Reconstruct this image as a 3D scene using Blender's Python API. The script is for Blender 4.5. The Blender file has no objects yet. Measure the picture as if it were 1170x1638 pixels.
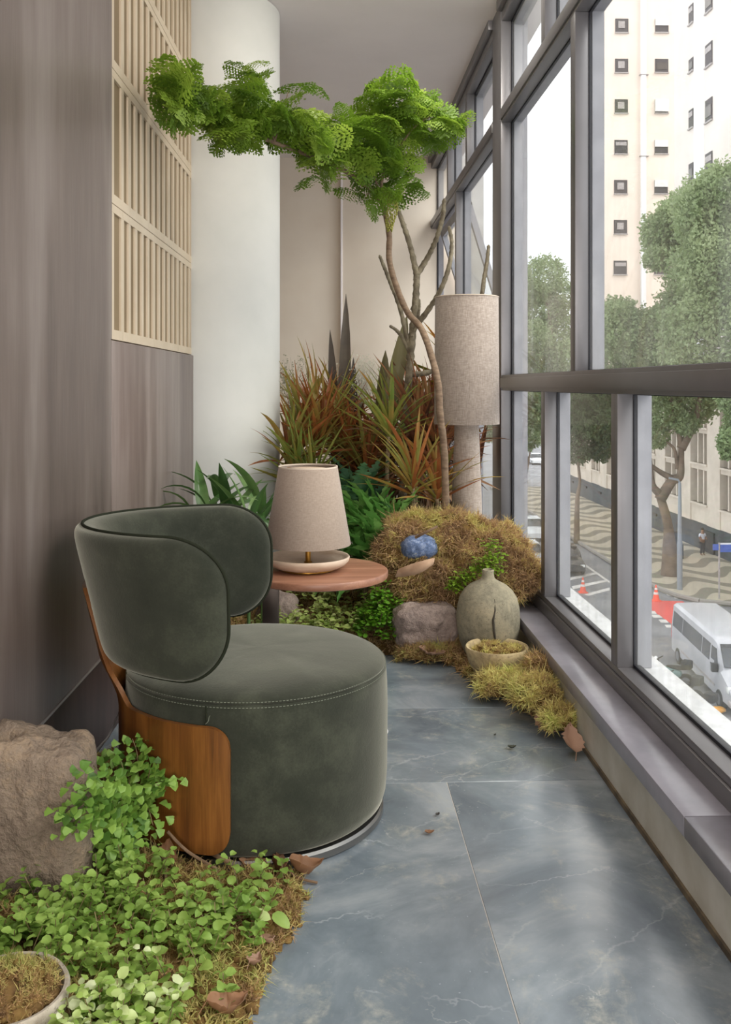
import bpy, bmesh, math, random
import numpy as np
from mathutils import Vector, Matrix, noise as mnoise

random.seed(7)
rng = np.random.default_rng(7)
SC = bpy.context.scene
COL = SC.collection
PI = math.pi

# ---------------------------------------------------------------- camera
FPX = 1500.0                       # focal length in pixels of the 1170 x 1638 frame
EYE = 1.21
YAW = math.atan(60.0 / FPX)
CA, SA = math.cos(YAW), math.sin(YAW)
cam_d = bpy.data.cameras.new('camera')
cam = bpy.data.objects.new('camera', cam_d)
COL.objects.link(cam)
cam.location = (0, 0, EYE)
cam.rotation_euler = (PI / 2, 0, -YAW)
cam_d.sensor_fit = 'HORIZONTAL'
cam_d.sensor_width = 36.0
cam_d.lens = FPX / 1170.0 * 36.0
cam_d.shift_x = 0.0
cam_d.shift_y = -203.0 / 1170.0
cam_d.clip_start = 0.05
cam_d.clip_end = 600
SC.camera = cam

# ---------------------------------------------------------------- sky, sun, lamps, exposure
SC.view_settings.view_transform = 'Standard'
SC.view_settings.look = 'None'
SC.view_settings.gamma = 1.0
SC.view_settings.exposure = 0.85
SC.view_settings.use_curve_mapping = False

w = bpy.data.worlds.new('overcast_sky')
SC.world = w
w.use_nodes = True
nt = w.node_tree
nt.nodes.clear()
wo = nt.nodes.new('ShaderNodeOutputWorld')
bg = nt.nodes.new('ShaderNodeBackground')
tc = nt.nodes.new('ShaderNodeTexCoord')
mp = nt.nodes.new('ShaderNodeMapping')
mp.inputs['Scale'].default_value = (1, 1, 2.5)
nz = nt.nodes.new('ShaderNodeTexNoise')
nz.inputs['Scale'].default_value = 2.6
nz.inputs['Detail'].default_value = 4
cr = nt.nodes.new('ShaderNodeValToRGB')
cr.color_ramp.elements[0].position = 0.36
cr.color_ramp.elements[0].color = (0.42, 0.46, 0.54, 1)
cr.color_ramp.elements[1].position = 0.56
cr.color_ramp.elements[1].color = (1.0, 1.0, 1.0, 1)
nt.links.new(tc.outputs['Generated'], mp.inputs['Vector'])
nt.links.new(mp.outputs['Vector'], nz.inputs['Vector'])
nt.links.new(nz.outputs['Fac'], cr.inputs['Fac'])
nt.links.new(cr.outputs['Color'], bg.inputs['Color'])
bg.inputs['Strength'].default_value = 1.6
nt.links.new(bg.outputs['Background'], wo.inputs['Surface'])

sun_d = bpy.data.lights.new('veiled_sun', 'SUN')
sun_d.energy = 1.7
sun_d.angle = math.radians(35)
sun_d.color = (1.0, 0.97, 0.92)
sun = bpy.data.objects.new('veiled_sun', sun_d)
COL.objects.link(sun)
sun.rotation_euler = (math.radians(48), 0, math.radians(62))

def area(name, loc, rot, sx, sy, power, color):
    d = bpy.data.lights.new(name, 'AREA')
    d.shape = 'RECTANGLE'; d.size = sx; d.size_y = sy
    d.energy = power; d.color = color
    o = bpy.data.objects.new(name, d)
    COL.objects.link(o)
    o.location = loc; o.rotation_euler = rot
    return o
# added fill light under the ceiling, out of frame, to brighten the room
area('added_ceiling_fill', (-0.05, 1.6, 3.28), (0, 0, 0), 1.0, 4.0, 9, (1.0, 0.91, 0.83))
# added fill light behind the camera, tilted up to brighten the ceiling
area('added_rear_fill', (-0.1, -2.6, 1.0), (PI / 2 + 0.75, 0, 0), 1.6, 1.6, 85, (1.0, 0.96, 0.92))
# unseen fill light added above the frame to lift the dark planting
area('added_planting_fill', (0.55, 4.3, 3.27), (math.radians(20), 0, 0), 0.6, 0.25, 10, (1.0, 0.94, 0.85))

# ---------------------------------------------------------------- helpers
def lin(c):
    c = c / 255.0
    return c / 12.92 if c <= 0.04045 else ((c + 0.055) / 1.055) ** 2.4
def rgb(r, g, b):
    return (lin(r), lin(g), lin(b), 1.0)

def P(u, v, t):
    """world point seen at frame position (u, v) at depth t"""
    cu = (u - 585.0) / FPX
    return Vector((t * (cu * CA + SA), t * (CA - cu * SA), EYE - (v - 616.0) / FPX * t))

class NT:
    def __init__(self, name):
        self.m = bpy.data.materials.new(name)
        self.m.use_nodes = True
        self.t = self.m.node_tree
        self.b = self.t.nodes['Principled BSDF']
        self.out = self.t.nodes['Material Output']
    def n(self, typ, **kw):
        x = self.t.nodes.new(typ)
        for k, v in kw.items():
            if k.startswith('i_'):
                x.inputs[k[2:].replace('_', ' ')].default_value = v
            else:
                setattr(x, k, v)
        return x
    def l(self, a, b):
        self.t.links.new(a, b)
    def coords(self, kind='Object', scale=(1, 1, 1)):
        if kind == 'Position':
            src = self.n('ShaderNodeNewGeometry').outputs['Position']
        else:
            src = self.n('ShaderNodeTexCoord').outputs[kind]
        mpn = self.n('ShaderNodeMapping')
        mpn.inputs['Scale'].default_value = scale
        self.l(src, mpn.inputs['Vector'])
        return mpn.outputs['Vector']
    def noise(self, vec, scale, detail=4, rough=0.55, dist=0.0):
        x = self.n('ShaderNodeTexNoise')
        x.inputs['Scale'].default_value = scale
        x.inputs['Detail'].default_value = detail
        x.inputs['Roughness'].default_value = rough
        x.inputs['Distortion'].default_value = dist
        self.l(vec, x.inputs['Vector'])
        return x.outputs['Fac']
    def ramp(self, fac, stops, interp='LINEAR'):
        x = self.n('ShaderNodeValToRGB')
        e = x.color_ramp.elements
        x.color_ramp.interpolation = interp
        e[0].position, e[0].color = stops[0]
        e[1].position, e[1].color = stops[-1]
        for p, c in stops[1:-1]:
            k = e.new(p); k.color = c
        self.l(fac, x.inputs['Fac'])
        return x.outputs['Color']
    def math(self, op, a, b=None, clamp=False):
        x = self.n('ShaderNodeMath', operation=op)
        x.use_clamp = clamp
        for i, s in enumerate((a, b)):
            if s is None: continue
            if isinstance(s, (int, float)): x.inputs[i].default_value = s
            else: self.l(s, x.inputs[i])
        return x.outputs[0]
    def mix(self, fac, a, b):
        x = self.n('ShaderNodeMix', data_type='RGBA')
        for s, i in ((fac, 0), (a, 6), (b, 7)):
            if isinstance(s, (int, float, tuple)): x.inputs[i].default_value = s
            else: self.l(s, x.inputs[i])
        return x.outputs[2]
    def bump(self, height, strength, dist=0.01):
        x = self.n('ShaderNodeBump')
        x.inputs['Strength'].default_value = strength
        x.inputs['Distance'].default_value = dist
        self.l(height, x.inputs['Height'])
        self.l(x.outputs['Normal'], self.b.inputs['Normal'])
    def rough(self, v):
        if isinstance(v, (int, float)): self.b.inputs['Roughness'].default_value = v
        else: self.l(v, self.b.inputs['Roughness'])
    def color(self, c):
        if isinstance(c, tuple): self.b.inputs['Base Color'].default_value = c
        else: self.l(c, self.b.inputs['Base Color'])

def pbr(name, c1, c2=None, scale=6, rough=0.6, metal=0.0, bump=0.0, bscale=40, bdist=0.004, kind='Object',
        stretch=(1, 1, 1), detail=4, lo=0.35, hi=0.65, spec=0.5, sheen=0.0, coat=0.0):
    m = NT(name)
    if c2 is None:
        m.color(c1)
    else:
        v = m.coords(kind, stretch)
        m.color(m.ramp(m.noise(v, scale, detail), [(lo, c1), (hi, c2)]))
    if bump:
        v2 = m.coords(kind, stretch)
        m.bump(m.noise(v2, bscale, 5, 0.6), bump, bdist)
    m.rough(rough)
    m.b.inputs['Metallic'].default_value = metal
    m.b.inputs['Specular IOR Level'].default_value = spec
    m.b.inputs['Sheen Weight'].default_value = sheen
    m.b.inputs['Coat Weight'].default_value = coat
    return m.m

def leafmat(name, stops, rough=0.45, trans=0.3, nscale=9.0, tip=None, kind='Position', spec=0.4):
    """leaf material: colour differs from leaf to leaf and drifts over the plant"""
    m = NT(name)
    v = m.coords(kind)
    oi = m.n('ShaderNodeObjectInfo')
    f = m.math('ADD', m.math('MULTIPLY', oi.outputs['Random'], 0.8), m.math('MULTIPLY', m.noise(v, nscale, 3), 0.9))
    f = m.math('SUBTRACT', f, 0.35, True)
    c = m.ramp(f, stops)
    m.color(c)
    m.rough(rough)
    m.b.inputs['Specular IOR Level'].default_value = spec
    tr = m.n('ShaderNodeBsdfTranslucent')
    m.l(c, tr.inputs['Color'])
    mx = m.n('ShaderNodeMixShader')
    mx.inputs[0].default_value = trans
    m.l(m.b.outputs[0], mx.inputs[1]); m.l(tr.outputs[0], mx.inputs[2])
    m.l(mx.outputs[0], m.out.inputs['Surface'])
    return m.m

class MB:
    """collects shapes; build() links them as ONE mesh object"""
    def __init__(self):
        self.v = []; self.f = []; self.mi = []; self.cur = 0
    def add(self, vs, fs):
        b = len(self.v)
        self.v.extend([tuple(p) for p in vs])
        for q in fs:
            self.f.append([i + b for i in q]); self.mi.append(self.cur)
        return self
    def hexa(self, p):       # 8 corners: bottom ring 0-3, top ring 4-7
        return self.add(p, [(0, 3, 2, 1), (4, 5, 6, 7), (0, 1, 5, 4), (1, 2, 6, 5), (2, 3, 7, 6), (3, 0, 4, 7)])
    def box(self, x0, x1, y0, y1, z0, z1):
        return self.hexa([(x0, y0, z0), (x1, y0, z0), (x1, y1, z0), (x0, y1, z0), (x0, y0, z1), (x1, y0, z1), (x1, y1, z1), (x0, y1, z1)])
    def prism(self, pts, z0, z1):
        n = len(pts)
        vs = [(p[0], p[1], z0) for p in pts] + [(p[0], p[1], z1) for p in pts]
        fs = [tuple(range(n - 1, -1, -1)), tuple(range(n, 2 * n))] + [(i, (i + 1) % n, n + (i + 1) % n, n + i) for i in range(n)]
        return self.add(vs, fs)
    def lathe(self, prof, seg=48, c=(0, 0, 0)):
        vs, fs = [], []
        n = len(prof)
        for k in range(seg):
            a = 2 * PI * k / seg
            for r, z in prof:
                vs.append((c[0] + r * math.cos(a), c[1] + r * math.sin(a), c[2] + z))
        for k in range(seg):
            k2 = (k + 1) % seg
            for i in range(n - 1):
                fs.append((k * n + i, k2 * n + i, k2 * n + i + 1, k * n + i + 1))
        return self.add(vs, fs)
    def tube(self, pts, rad, seg=8, caps=True, closed=False):
        pts = [Vector(p) for p in pts]
        n = len(pts)
        rad = rad if isinstance(rad, (list, tuple)) else [rad] * n
        vs, fs = [], []
        ref = None
        for i, p in enumerate(pts):
            if closed: d = pts[(i + 1) % n] - pts[i - 1]
            else: d = pts[min(i + 1, n - 1)] - pts[max(i - 1, 0)]
            d.normalize()
            if ref is None:
                ref = Vector((0, 0, 1)) if abs(d.z) < 0.9 else Vector((1, 0, 0))
            u = (ref - d * ref.dot(d)).normalized()
            ref = u
            w_ = d.cross(u)
            for k in range(seg):
                a = 2 * PI * k / seg
                vs.append(p + (u * math.cos(a) + w_ * math.sin(a)) * rad[i])
        for i in range(n if closed else n - 1):
            j = (i + 1) % n
            for k in range(seg):
                k2 = (k + 1) % seg
                fs.append((i * seg + k, i * seg + k2, j * seg + k2, j * seg + k))
        if caps and not closed:
            fs.append(tuple(range(seg - 1, -1, -1)))
            fs.append(tuple((n - 1) * seg + k for k in range(seg)))
        return self.add(vs, fs)
    def grid(self, rows, closed=False):
        n = len(rows[0])
        vs = [p for r in rows for p in r]
        fs = []
        for i in range(len(rows) - 1):
            for j in range(n if closed else n - 1):
                j2 = (j + 1) % n
                fs.append((i * n + j, i * n + j2, (i + 1) * n + j2, (i + 1) * n + j))
        return self.add(vs, fs)
    def shell(self, rows, nrm, t):
        """closed slab from a grid of points, offset by t along -nrm"""
        n = len(rows[0]); m_ = len(rows)
        a = [p for r in rows for p in r]
        b = [Vector(rows[i][j]) - Vector(nrm[i][j]) * t for i in range(m_) for j in range(n)]
        vs = a + b; o = n * m_
        fs = []
        for i in range(m_ - 1):
            for j in range(n - 1):
                q = (i * n + j, i * n + j + 1, (i + 1) * n + j + 1, (i + 1) * n + j)
                fs.append(q); fs.append(tuple(o + k for k in reversed(q)))
        rim = [j for j in range(n)] + [i * n + n - 1 for i in range(1, m_)] + [(m_ - 1) * n + j for j in range(n - 2, -1, -1)] + [i * n for i in range(m_ - 2, 0, -1)]
        for k in range(len(rim)):
            x, y = rim[k], rim[(k + 1) % len(rim)]
            fs.append((y, x, o + x, o + y))
        return self.add(vs, fs)
    def blob(self, c, r, sub=4, amp=0.15, freq=2.0, power=2.0, seed=0, flat=None):
        bm = bmesh.new()
        bmesh.ops.create_icosphere(bm, subdivisions=sub, radius=1)
        vs = []
        off = Vector((seed * 3.7, seed * 1.3, seed * 7.1))
        for v in bm.verts:
            p = v.co.copy()
            k = (abs(p.x) ** power + abs(p.y) ** power + abs(p.z) ** power) ** (1 / power)
            p = p / k
            nn = mnoise.fractal(p * freq + off, 0.9, 2.0, 5)
            p = p * (1 + amp * nn)
            if flat is not None and p.z < flat: p.z = flat
            vs.append((c[0] + p.x * r[0], c[1] + p.y * r[1], c[2] + p.z * r[2]))
        fs = [[v.index for v in f.verts] for f in bm.faces]
        bm.free()
        return self.add(vs, fs)
    def build(self, name, mats, parent=None, smooth=None, bevel=0.0, bseg=2, world=True):
        me = bpy.data.meshes.new(name)
        vs = self.v
        off = Vector((0, 0, 0))
        if world:
            q = parent
            while q is not None:
                off += q.location; q = q.parent
        loc = Vector((0, 0, 0))
        if parent is None and len(vs):
            A = np.array(vs)
            loc = Vector(((A[:, 0].min() + A[:, 0].max()) / 2, (A[:, 1].min() + A[:, 1].max()) / 2, A[:, 2].min()))
            off = loc
        if off.length > 0:
            vs = [(p[0] - off.x, p[1] - off.y, p[2] - off.z) for p in vs]
        me.from_pydata(vs, [], self.f)
        if not isinstance(mats, (list, tuple)): mats = [mats]
        for m_ in mats: me.materials.append(m_)
        if len(mats) > 1: me.polygons.foreach_set('material_index', self.mi)
        if bevel:
            bm = bmesh.new(); bm.from_mesh(me)
            es = [e for e in bm.edges if len(e.link_faces) == 2 and e.calc_face_angle(0) > 0.5]
            bmesh.ops.bevel(bm, geom=es, offset=bevel, segments=bseg, profile=0.5, affect='EDGES', clamp_overlap=True)
            bm.to_mesh(me); bm.free()
            smooth = smooth or 40
        if smooth:
            me.polygons.foreach_set('use_smooth', [True] * len(me.polygons))
            if smooth < 180: me.set_sharp_from_angle(angle=math.radians(smooth))
        me.update()
        o = bpy.data.objects.new(name, me)
        COL.objects.link(o)
        o.parent = parent
        o.location = loc
        return o

def tag(o, label=None, cat=None, group=None, kind=None):
    if label: o['label'] = label
    if cat: o['category'] = cat
    if group: o['group'] = group
    if kind: o['kind'] = kind
    return o
def thing(name, label, cat, loc, rotz=0.0, group=None, kind=None):
    o = bpy.data.objects.new(name, None)
    o.empty_display_size = 0.05
    COL.objects.link(o)
    o.location = loc; o.rotation_euler = (0, 0, rotz)
    return tag(o, label, cat, group, kind)
def struct(name, loc=(0, 0, 0)):
    return thing(name, None, None, loc, kind='structure')
def mesh_np(name, V, F, mat, smooth=False, mat2=None, n2=0):
    """fast mesh from numpy: V (n,3), F list of arrays of faces (k,3|4)"""
    me = bpy.data.meshes.new(name)
    V = np.asarray(V, dtype=np.float32)
    me.vertices.add(len(V)); me.vertices.foreach_set('co', V.ravel())
    loops = np.concatenate([f.ravel() for f in F]).astype(np.int32)
    tot = np.concatenate([np.full(len(f), f.shape[1]) for f in F]).astype(np.int32)
    st = np.concatenate([[0], np.cumsum(tot)[:-1]]).astype(np.int32)
    me.loops.add(len(loops)); me.loops.foreach_set('vertex_index', loops)
    me.polygons.add(len(tot)); me.polygons.foreach_set('loop_start', st)
    me.polygons.foreach_set('loop_total', tot)
    if smooth: me.polygons.foreach_set('use_smooth', np.ones(len(tot), dtype=bool))
    me.materials.append(mat)
    if mat2 is not None:        # the first n2 faces take the second material
        me.materials.append(mat2)
        mi = np.zeros(len(tot), dtype=np.int32); mi[:n2] = 1
        me.polygons.foreach_set('material_index', mi)
    me.update(calc_edges=True)
    return me
def inst(name, me, parent, mat4):
    """one more part that shares a mesh; mat4 is a world matrix, parent has no rotation"""
    o = bpy.data.objects.new(name, me)
    COL.objects.link(o)
    if parent is not None:
        o.parent = parent
        off = Vector((0, 0, 0)); q = parent
        while q is not None: off += q.location; q = q.parent
        mat4 = Matrix.Translation(-off) @ mat4
    o.matrix_basis = mat4
    return o
def frame_mat(pos, d, up=(0, 0, 1), roll=0.0, s=(1, 1, 1)):
    """matrix with local X along d and local Z near up"""
    d = Vector(d).normalized(); up = Vector(up)
    if abs(d.dot(up.normalized())) > 0.98: up = Vector((1, 0.3, 0))
    y = up.cross(d).normalized(); z = d.cross(y)
    R = Matrix((d, y, z)).transposed().to_4x4()
    S = Matrix.Diagonal((s[0], s[1], s[2], 1))
    return Matrix.Translation(Vector(pos)) @ R @ Matrix.Rotation(roll, 4, 'X') @ S
def smoothpath(pts, n=6):
    """Catmull-Rom through points; entries may carry a radius as 4th value"""
    P_ = [np.array(p, float) for p in pts]
    out = []
    for i in range(len(P_) - 1):
        p0 = P_[max(i - 1, 0)]; p1 = P_[i]; p2 = P_[i + 1]; p3 = P_[min(i + 2, len(P_) - 1)]
        for k in range(n):
            t = k / n
            out.append(0.5 * ((2 * p1) + (-p0 + p2) * t + (2 * p0 - 5 * p1 + 4 * p2 - p3) * t * t + (-p0 + 3 * p1 - 3 * p2 + p3) * t ** 3))
    out.append(P_[-1])
    return out
def sstep(a, b, x):
    t = min(1.0, max(0.0, (x - a) / (b - a))); return t * t * (3 - 2 * t)

# ================================================================ MATERIALS OF THE SETTING
M_ceiling = pbr('ceiling_paint', rgb(222, 215, 213), rgb(227, 220, 218), 2, 0.85, bump=0.05, bscale=60)
M_backwall = pbr('back_wall_paint', rgb(210, 197, 181), rgb(216, 205, 190), 2, 0.8, bump=0.05, bscale=50)
M_column = pbr('column_plaster', rgb(206, 206, 200), rgb(214, 213, 207), 3, 0.6, bump=0.08, bscale=12, bdist=0.006)
M_parapet = pbr('parapet_paint', rgb(212, 210, 200), rgb(190, 186, 172), 6, 0.7, bump=0.1, bscale=40)
M_frame = pbr('window_frame_metal', rgb(108, 106, 107), rgb(118, 116, 118), 2, 0.36, metal=0.35, spec=0.5)
M_gasket = pbr('black_rubber', rgb(20, 22, 32), None, rough=0.6)
M_outer = pbr('outer_frame_metal', rgb(138, 138, 145), rgb(154, 154, 160), 8, 0.6)
M_outsill = pbr('outer_sill_paint', rgb(225, 225, 225), rgb(200, 200, 200), 20, 0.6)
M_concrete = pbr('pale_concrete', rgb(176, 174, 172), rgb(200, 198, 196), 4, 0.85, bump=0.2, bscale=30)
M_sill = pbr('sill_slate', rgb(132, 130, 138), rgb(150, 147, 155), 5, 0.2, bump=0.04, bscale=30, spec=0.6)
M_dark = pbr('dark_gap', rgb(24, 20, 20), None, rough=0.9)
M_strip = pbr('pale_metal_strip', rgb(190, 182, 178), None, rough=0.35, metal=0.6)
M_cream = pbr('cream_lacquer', rgb(212, 195, 170), rgb(204, 186, 160), 5, 0.55, bump=0.05, bscale=30)
M_tan = pbr('tan_backing', rgb(140, 120, 90), rgb(128, 108, 80), 3, 0.8)

def wall_panel_material():
    m = NT('brushed_brown_panel')
    v = m.coords('Position', (1, 3.2, 0.45))
    a = m.noise(v, 2.0, 4, 0.55)
    v2 = m.coords('Position', (1, 90, 2.5))
    b = m.noise(v2, 3, 4, 0.6)
    f = m.math('ADD', m.math('MULTIPLY', a, 0.88), m.math('MULTIPLY', b, 0.12))
    m.color(m.ramp(f, [(0.3, rgb(94, 80, 75)), (0.5, rgb(117, 102, 95)), (0.7, rgb(142, 129, 122))]))
    m.rough(m.math('ADD', m.math('MULTIPLY', b, 0.2), 0.28))
    m.b.inputs['Specular IOR Level'].default_value = 0.5
    m.bump(b, 0.06, 0.002)
    return m.m
M_panel = wall_panel_material()
M_skirt = pbr('dark_wine_skirting', rgb(60, 44, 42), rgb(78, 60, 57), 3, 0.5, stretch=(1, 8, 1), spec=0.4)

def slate_material():
    m = NT('blue_grey_soapstone')
    oi = m.n('ShaderNodeObjectInfo')
    pos = m.n('ShaderNodeNewGeometry').outputs['Position']
    add = m.n('ShaderNodeVectorMath', operation='MULTIPLY_ADD')
    m.l(oi.outputs['Random'], add.inputs[0]); add.inputs[1].default_value = (7, 5, 0)
    m.l(pos, add.inputs[2])
    v = add.outputs[0]
    cloud = m.noise(v, 2.6, 6, 0.62, 0.6)
    base = m.ramp(cloud, [(0.3, rgb(94, 105, 114)), (0.48, rgb(122, 133, 141)), (0.7, rgb(164, 171, 175))])
    # broad sandy veils
    veil = m.noise(v, 3.4, 7, 0.68, 1.6)
    vf = m.ramp(veil, [(0.53, (0, 0, 0, 1)), (0.68, (1, 1, 1, 1))])
    fine = m.noise(v, 38, 6, 0.7)
    vfm = m.math('MULTIPLY', m.math('MULTIPLY', vf, m.ramp(fine, [(0.38, (0, 0, 0, 1)), (0.62, (1, 1, 1, 1))])), 0.75)
    c = m.mix(vfm, base, rgb(178, 178, 166))
    # thin ridged veins
    def vein(scale, wdt, seed, strength, colr):
        off = m.n('ShaderNodeVectorMath', operation='ADD'); off.inputs[1].default_value = (seed, seed * 2.1, 0)
        m.l(v, off.inputs[0])
        dt = m.n('ShaderNodeVectorMath', operation='DOT_PRODUCT'); dt.inputs[1].default_value = (math.cos(seed), math.sin(seed), 0)
        m.l(off.outputs[0], dt.inputs[0])
        n1 = m.noise(off.outputs[0], 2.2, 6, 0.62, 0.0)
        ph = m.math('ADD', m.math('MULTIPLY', dt.outputs['Value'], scale), m.math('MULTIPLY', n1, 1.5))
        d = m.math('ABSOLUTE', m.math('SUBTRACT', m.math('FRACT', ph), 0.5))
        line = m.math('SUBTRACT', 1.0, m.math('DIVIDE', d, wdt), True)
        gate = m.ramp(m.noise(off.outputs[0], 3.0, 4), [(0.48, (0, 0, 0, 1)), (0.62, (1, 1, 1, 1))])
        return m.math('MULTIPLY', m.math('MULTIPLY', line, gate), strength), colr
    for s_, w_, sd, st, col in ((0.9, 0.006, 2.2, 0.7, rgb(214, 212, 200)), (1.3, 0.007, 7.5, 0.6, rgb(205, 206, 198)), (3.4, 0.016, 14.0, 0.4, rgb(204, 208, 208)), (6.0, 0.03, 24.2, 0.28, rgb(196, 200, 198))):
        f, col_ = vein(s_, w_, sd, st, col)
        c = m.mix(f, c, col_)
    speck = m.ramp(m.noise(v, 90, 2), [(0.7, (0, 0, 0, 1)), (0.76, (1, 1, 1, 1))])
    c = m.mix(m.math('MULTIPLY', speck, 0.35), c, rgb(200, 208, 212))
    m.color(c)
    m.rough(m.math('ADD', m.math('MULTIPLY', fine, 0.16), 0.14))
    m.b.inputs['Specular IOR Level'].default_value = 0.8
    m.b.inputs['Coat Weight'].default_value = 0.5
    m.b.inputs['Coat Roughness'].default_value = 0.16
    m.bump(fine, 0.05, 0.001)
    return m.m
M_slate = slate_material()
M_grout = pbr('pale_grout', rgb(176, 172, 166), None, rough=0.9)

def glass_material(name, dirt=0.06, seed=0.0, low=1.265):
    m = NT(name)
    t = m.t
    t.nodes.remove(m.b)
    tr = m.n('ShaderNodeBsdfTransparent'); tr.inputs['Color'].default_value = (0.97, 0.98, 0.975, 1)
    gl = m.n('ShaderNodeBsdfGlossy'); gl.inputs['Roughness'].default_value = 0.0
    df = m.n('ShaderNodeBsdfDiffuse'); df.inputs['Color'].default_value = rgb(232, 236, 234)
    lw = m.n('ShaderNodeLayerWeight'); lw.inputs['Blend'].default_value = 0.5
    fr = m.math('ADD', m.math('MULTIPLY', m.math('POWER', lw.outputs['Facing'], 5.0), 0.5), 0.03)
    mx = m.n('ShaderNodeMixShader')
    m.l(fr, mx.inputs[0]); m.l(tr.outputs[0], mx.inputs[1]); m.l(gl.outputs[0], mx.inputs[2])
    v = m.coords('Position', (1, 1, 0.55))
    n1 = m.noise(v, 3.0 + seed, 6, 0.65)
    v2 = m.coords('Position', (1, 6, 0.4))
    n2 = m.noise(v2, 4, 4, 0.6)
    sx = m.n('ShaderNodeSeparateXYZ'); m.l(m.n('ShaderNodeNewGeometry').outputs['Position'], sx.inputs[0])
    mr = m.n('ShaderNodeMapRange')          # dust settles towards the foot of the pane
    mr.inputs['From Min'].default_value = low; mr.inputs['From Max'].default_value = low + 0.75
    mr.inputs['To Min'].default_value = 2.6; mr.inputs['To Max'].default_value = 0.7
    m.l(sx.outputs['Z'], mr.inputs['Value'])
    f = m.math('MULTIPLY', m.math('MULTIPLY', m.math('MULTIPLY', n1, n2), mr.outputs[0]), dirt * 3.2, True)
    mx2 = m.n('ShaderNodeMixShader')
    m.l(f, mx2.inputs[0]); m.l(mx.outputs[0], mx2.inputs[1]); m.l(df.outputs[0], mx2.inputs[2])
    m.l(mx2.outputs[0], m.out.inputs['Surface'])
    return m.m
M_glass = glass_material('dusty_window_glass', 0.06)
M_glass_low = glass_material('dustier_window_glass', 0.08, 0.7, 0.277)

# ================================================================ ROOM SHELL
ZC = 3.32
XW, XG0, XG1, XO = 0.955, 1.009, 1.017, 1.068      # frame face, glass, outer edge
def LX(y): return -0.76 + 0.024 * (y - 3.2)         # the left wall runs a little askew
def wbox(mb, y0, y1, d0, d1, z0, z1):
    return mb.hexa([(LX(y0) + d0, y0, z0), (LX(y0) + d1, y0, z0), (LX(y1) + d1, y1, z0), (LX(y1) + d0, y1, z0),
                    (LX(y0) + d0, y0, z1), (LX(y0) + d1, y0, z1), (LX(y1) + d1, y1, z1), (LX(y1) + d0, y1, z1)])

fl = struct('floor')
MB().box(-1.6, 0.86, -3.0, 8.75, -0.2, -0.0012).build('screed', M_grout, fl)
ys = [-1.2, 0.2, 2.845, 3.50, 4.35, 5.6]
xs_for = {0: [-0.9, 0.362, 0.851], 1: [-0.9, 0.362, 0.851], 2: [-0.9, -0.35, 0.851], 3: [-0.9, 0.1, 0.851], 4: [-0.9, 0.3, 0.851]}
for i in range(5):
    xs = xs_for[i]
    for j in range(len(xs) - 1):
        g = 0.0012
        MB().box(xs[j] + g, xs[j + 1] - g, ys[i] + g, ys[i + 1] - g, -0.022, 0.0).build('slab', M_slate, fl, bevel=0.0008, bseg=1)

ce = MB().box(-1.6, 1.24, -3.0, 8.75, ZC, ZC + 0.25).build('ceiling', M_ceiling); tag(ce, kind='structure')
wb = struct('wall_back')
MB().box(-1.6, 0.12, 8.72, 8.9, 0, ZC).build('wall_recess', M_backwall, wb)
MB().box(0.12, 1.24, 8.65, 8.9, 0, ZC).build('wall_projection', M_backwall, wb, bevel=0.008)
MB().box(0.115, 0.135, 8.643, 8.72, 0, ZC - 0.001).build('edge_highlight', M_ceiling, wb, bevel=0.003)  # pale strip that paints in the bright highlight along the step's edge
wr = MB().box(-1.6, 1.0, -3.2, -3.0, 0, ZC).build('wall_front', M_ceiling); tag(wr, kind='structure')

wl = struct('wall_left')
mb = MB(); wbox(mb, -3.0, 5.02, -0.5, -0.016, 0, ZC); mb.box(-1.6, -1.1, 5.02, 8.75, 0, ZC); mb.build('masonry', M_tan, wl)
mb = MB(); wbox(mb, -3.0, 3.262, -0.04, 0.012, 0.31, ZC - 0.004); mb.build('panel', M_panel, wl, bevel=0.003)
mb = MB(); wbox(mb, 3.262, 3.278, -0.04, -0.02, 0.31, ZC - 0.004); mb.build('joint', M_dark, wl)
mb = MB(); wbox(mb, 3.278, 3.305, -0.04, 0.004, 1.37, ZC - 0.004); mb.build('jamb', M_panel, wl, bevel=0.002)
mb = MB(); wbox(mb, 3.278, 5.02, -0.04, 0.010, 0.31, 1.366); mb.build('panel', M_panel, wl, bevel=0.004)
sk = struct('baseboard_left')
mb = MB(); wbox(mb, -3.0, 5.02, -0.04, 0.006, 0.0, 0.302); mb.build('board', M_skirt, sk, bevel=0.002)
mb = MB(); wbox(mb, -3.0, 5.02, -0.02, 0.014, 0.302, 0.309); mb.build('strip', M_strip, sk)

colm = MB().lathe([(0.40, 0), (0.40, ZC - 0.002)], 96, (-0.675, 5.36, 0)).build('column', M_column, smooth=180); tag(colm, kind='structure')

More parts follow.
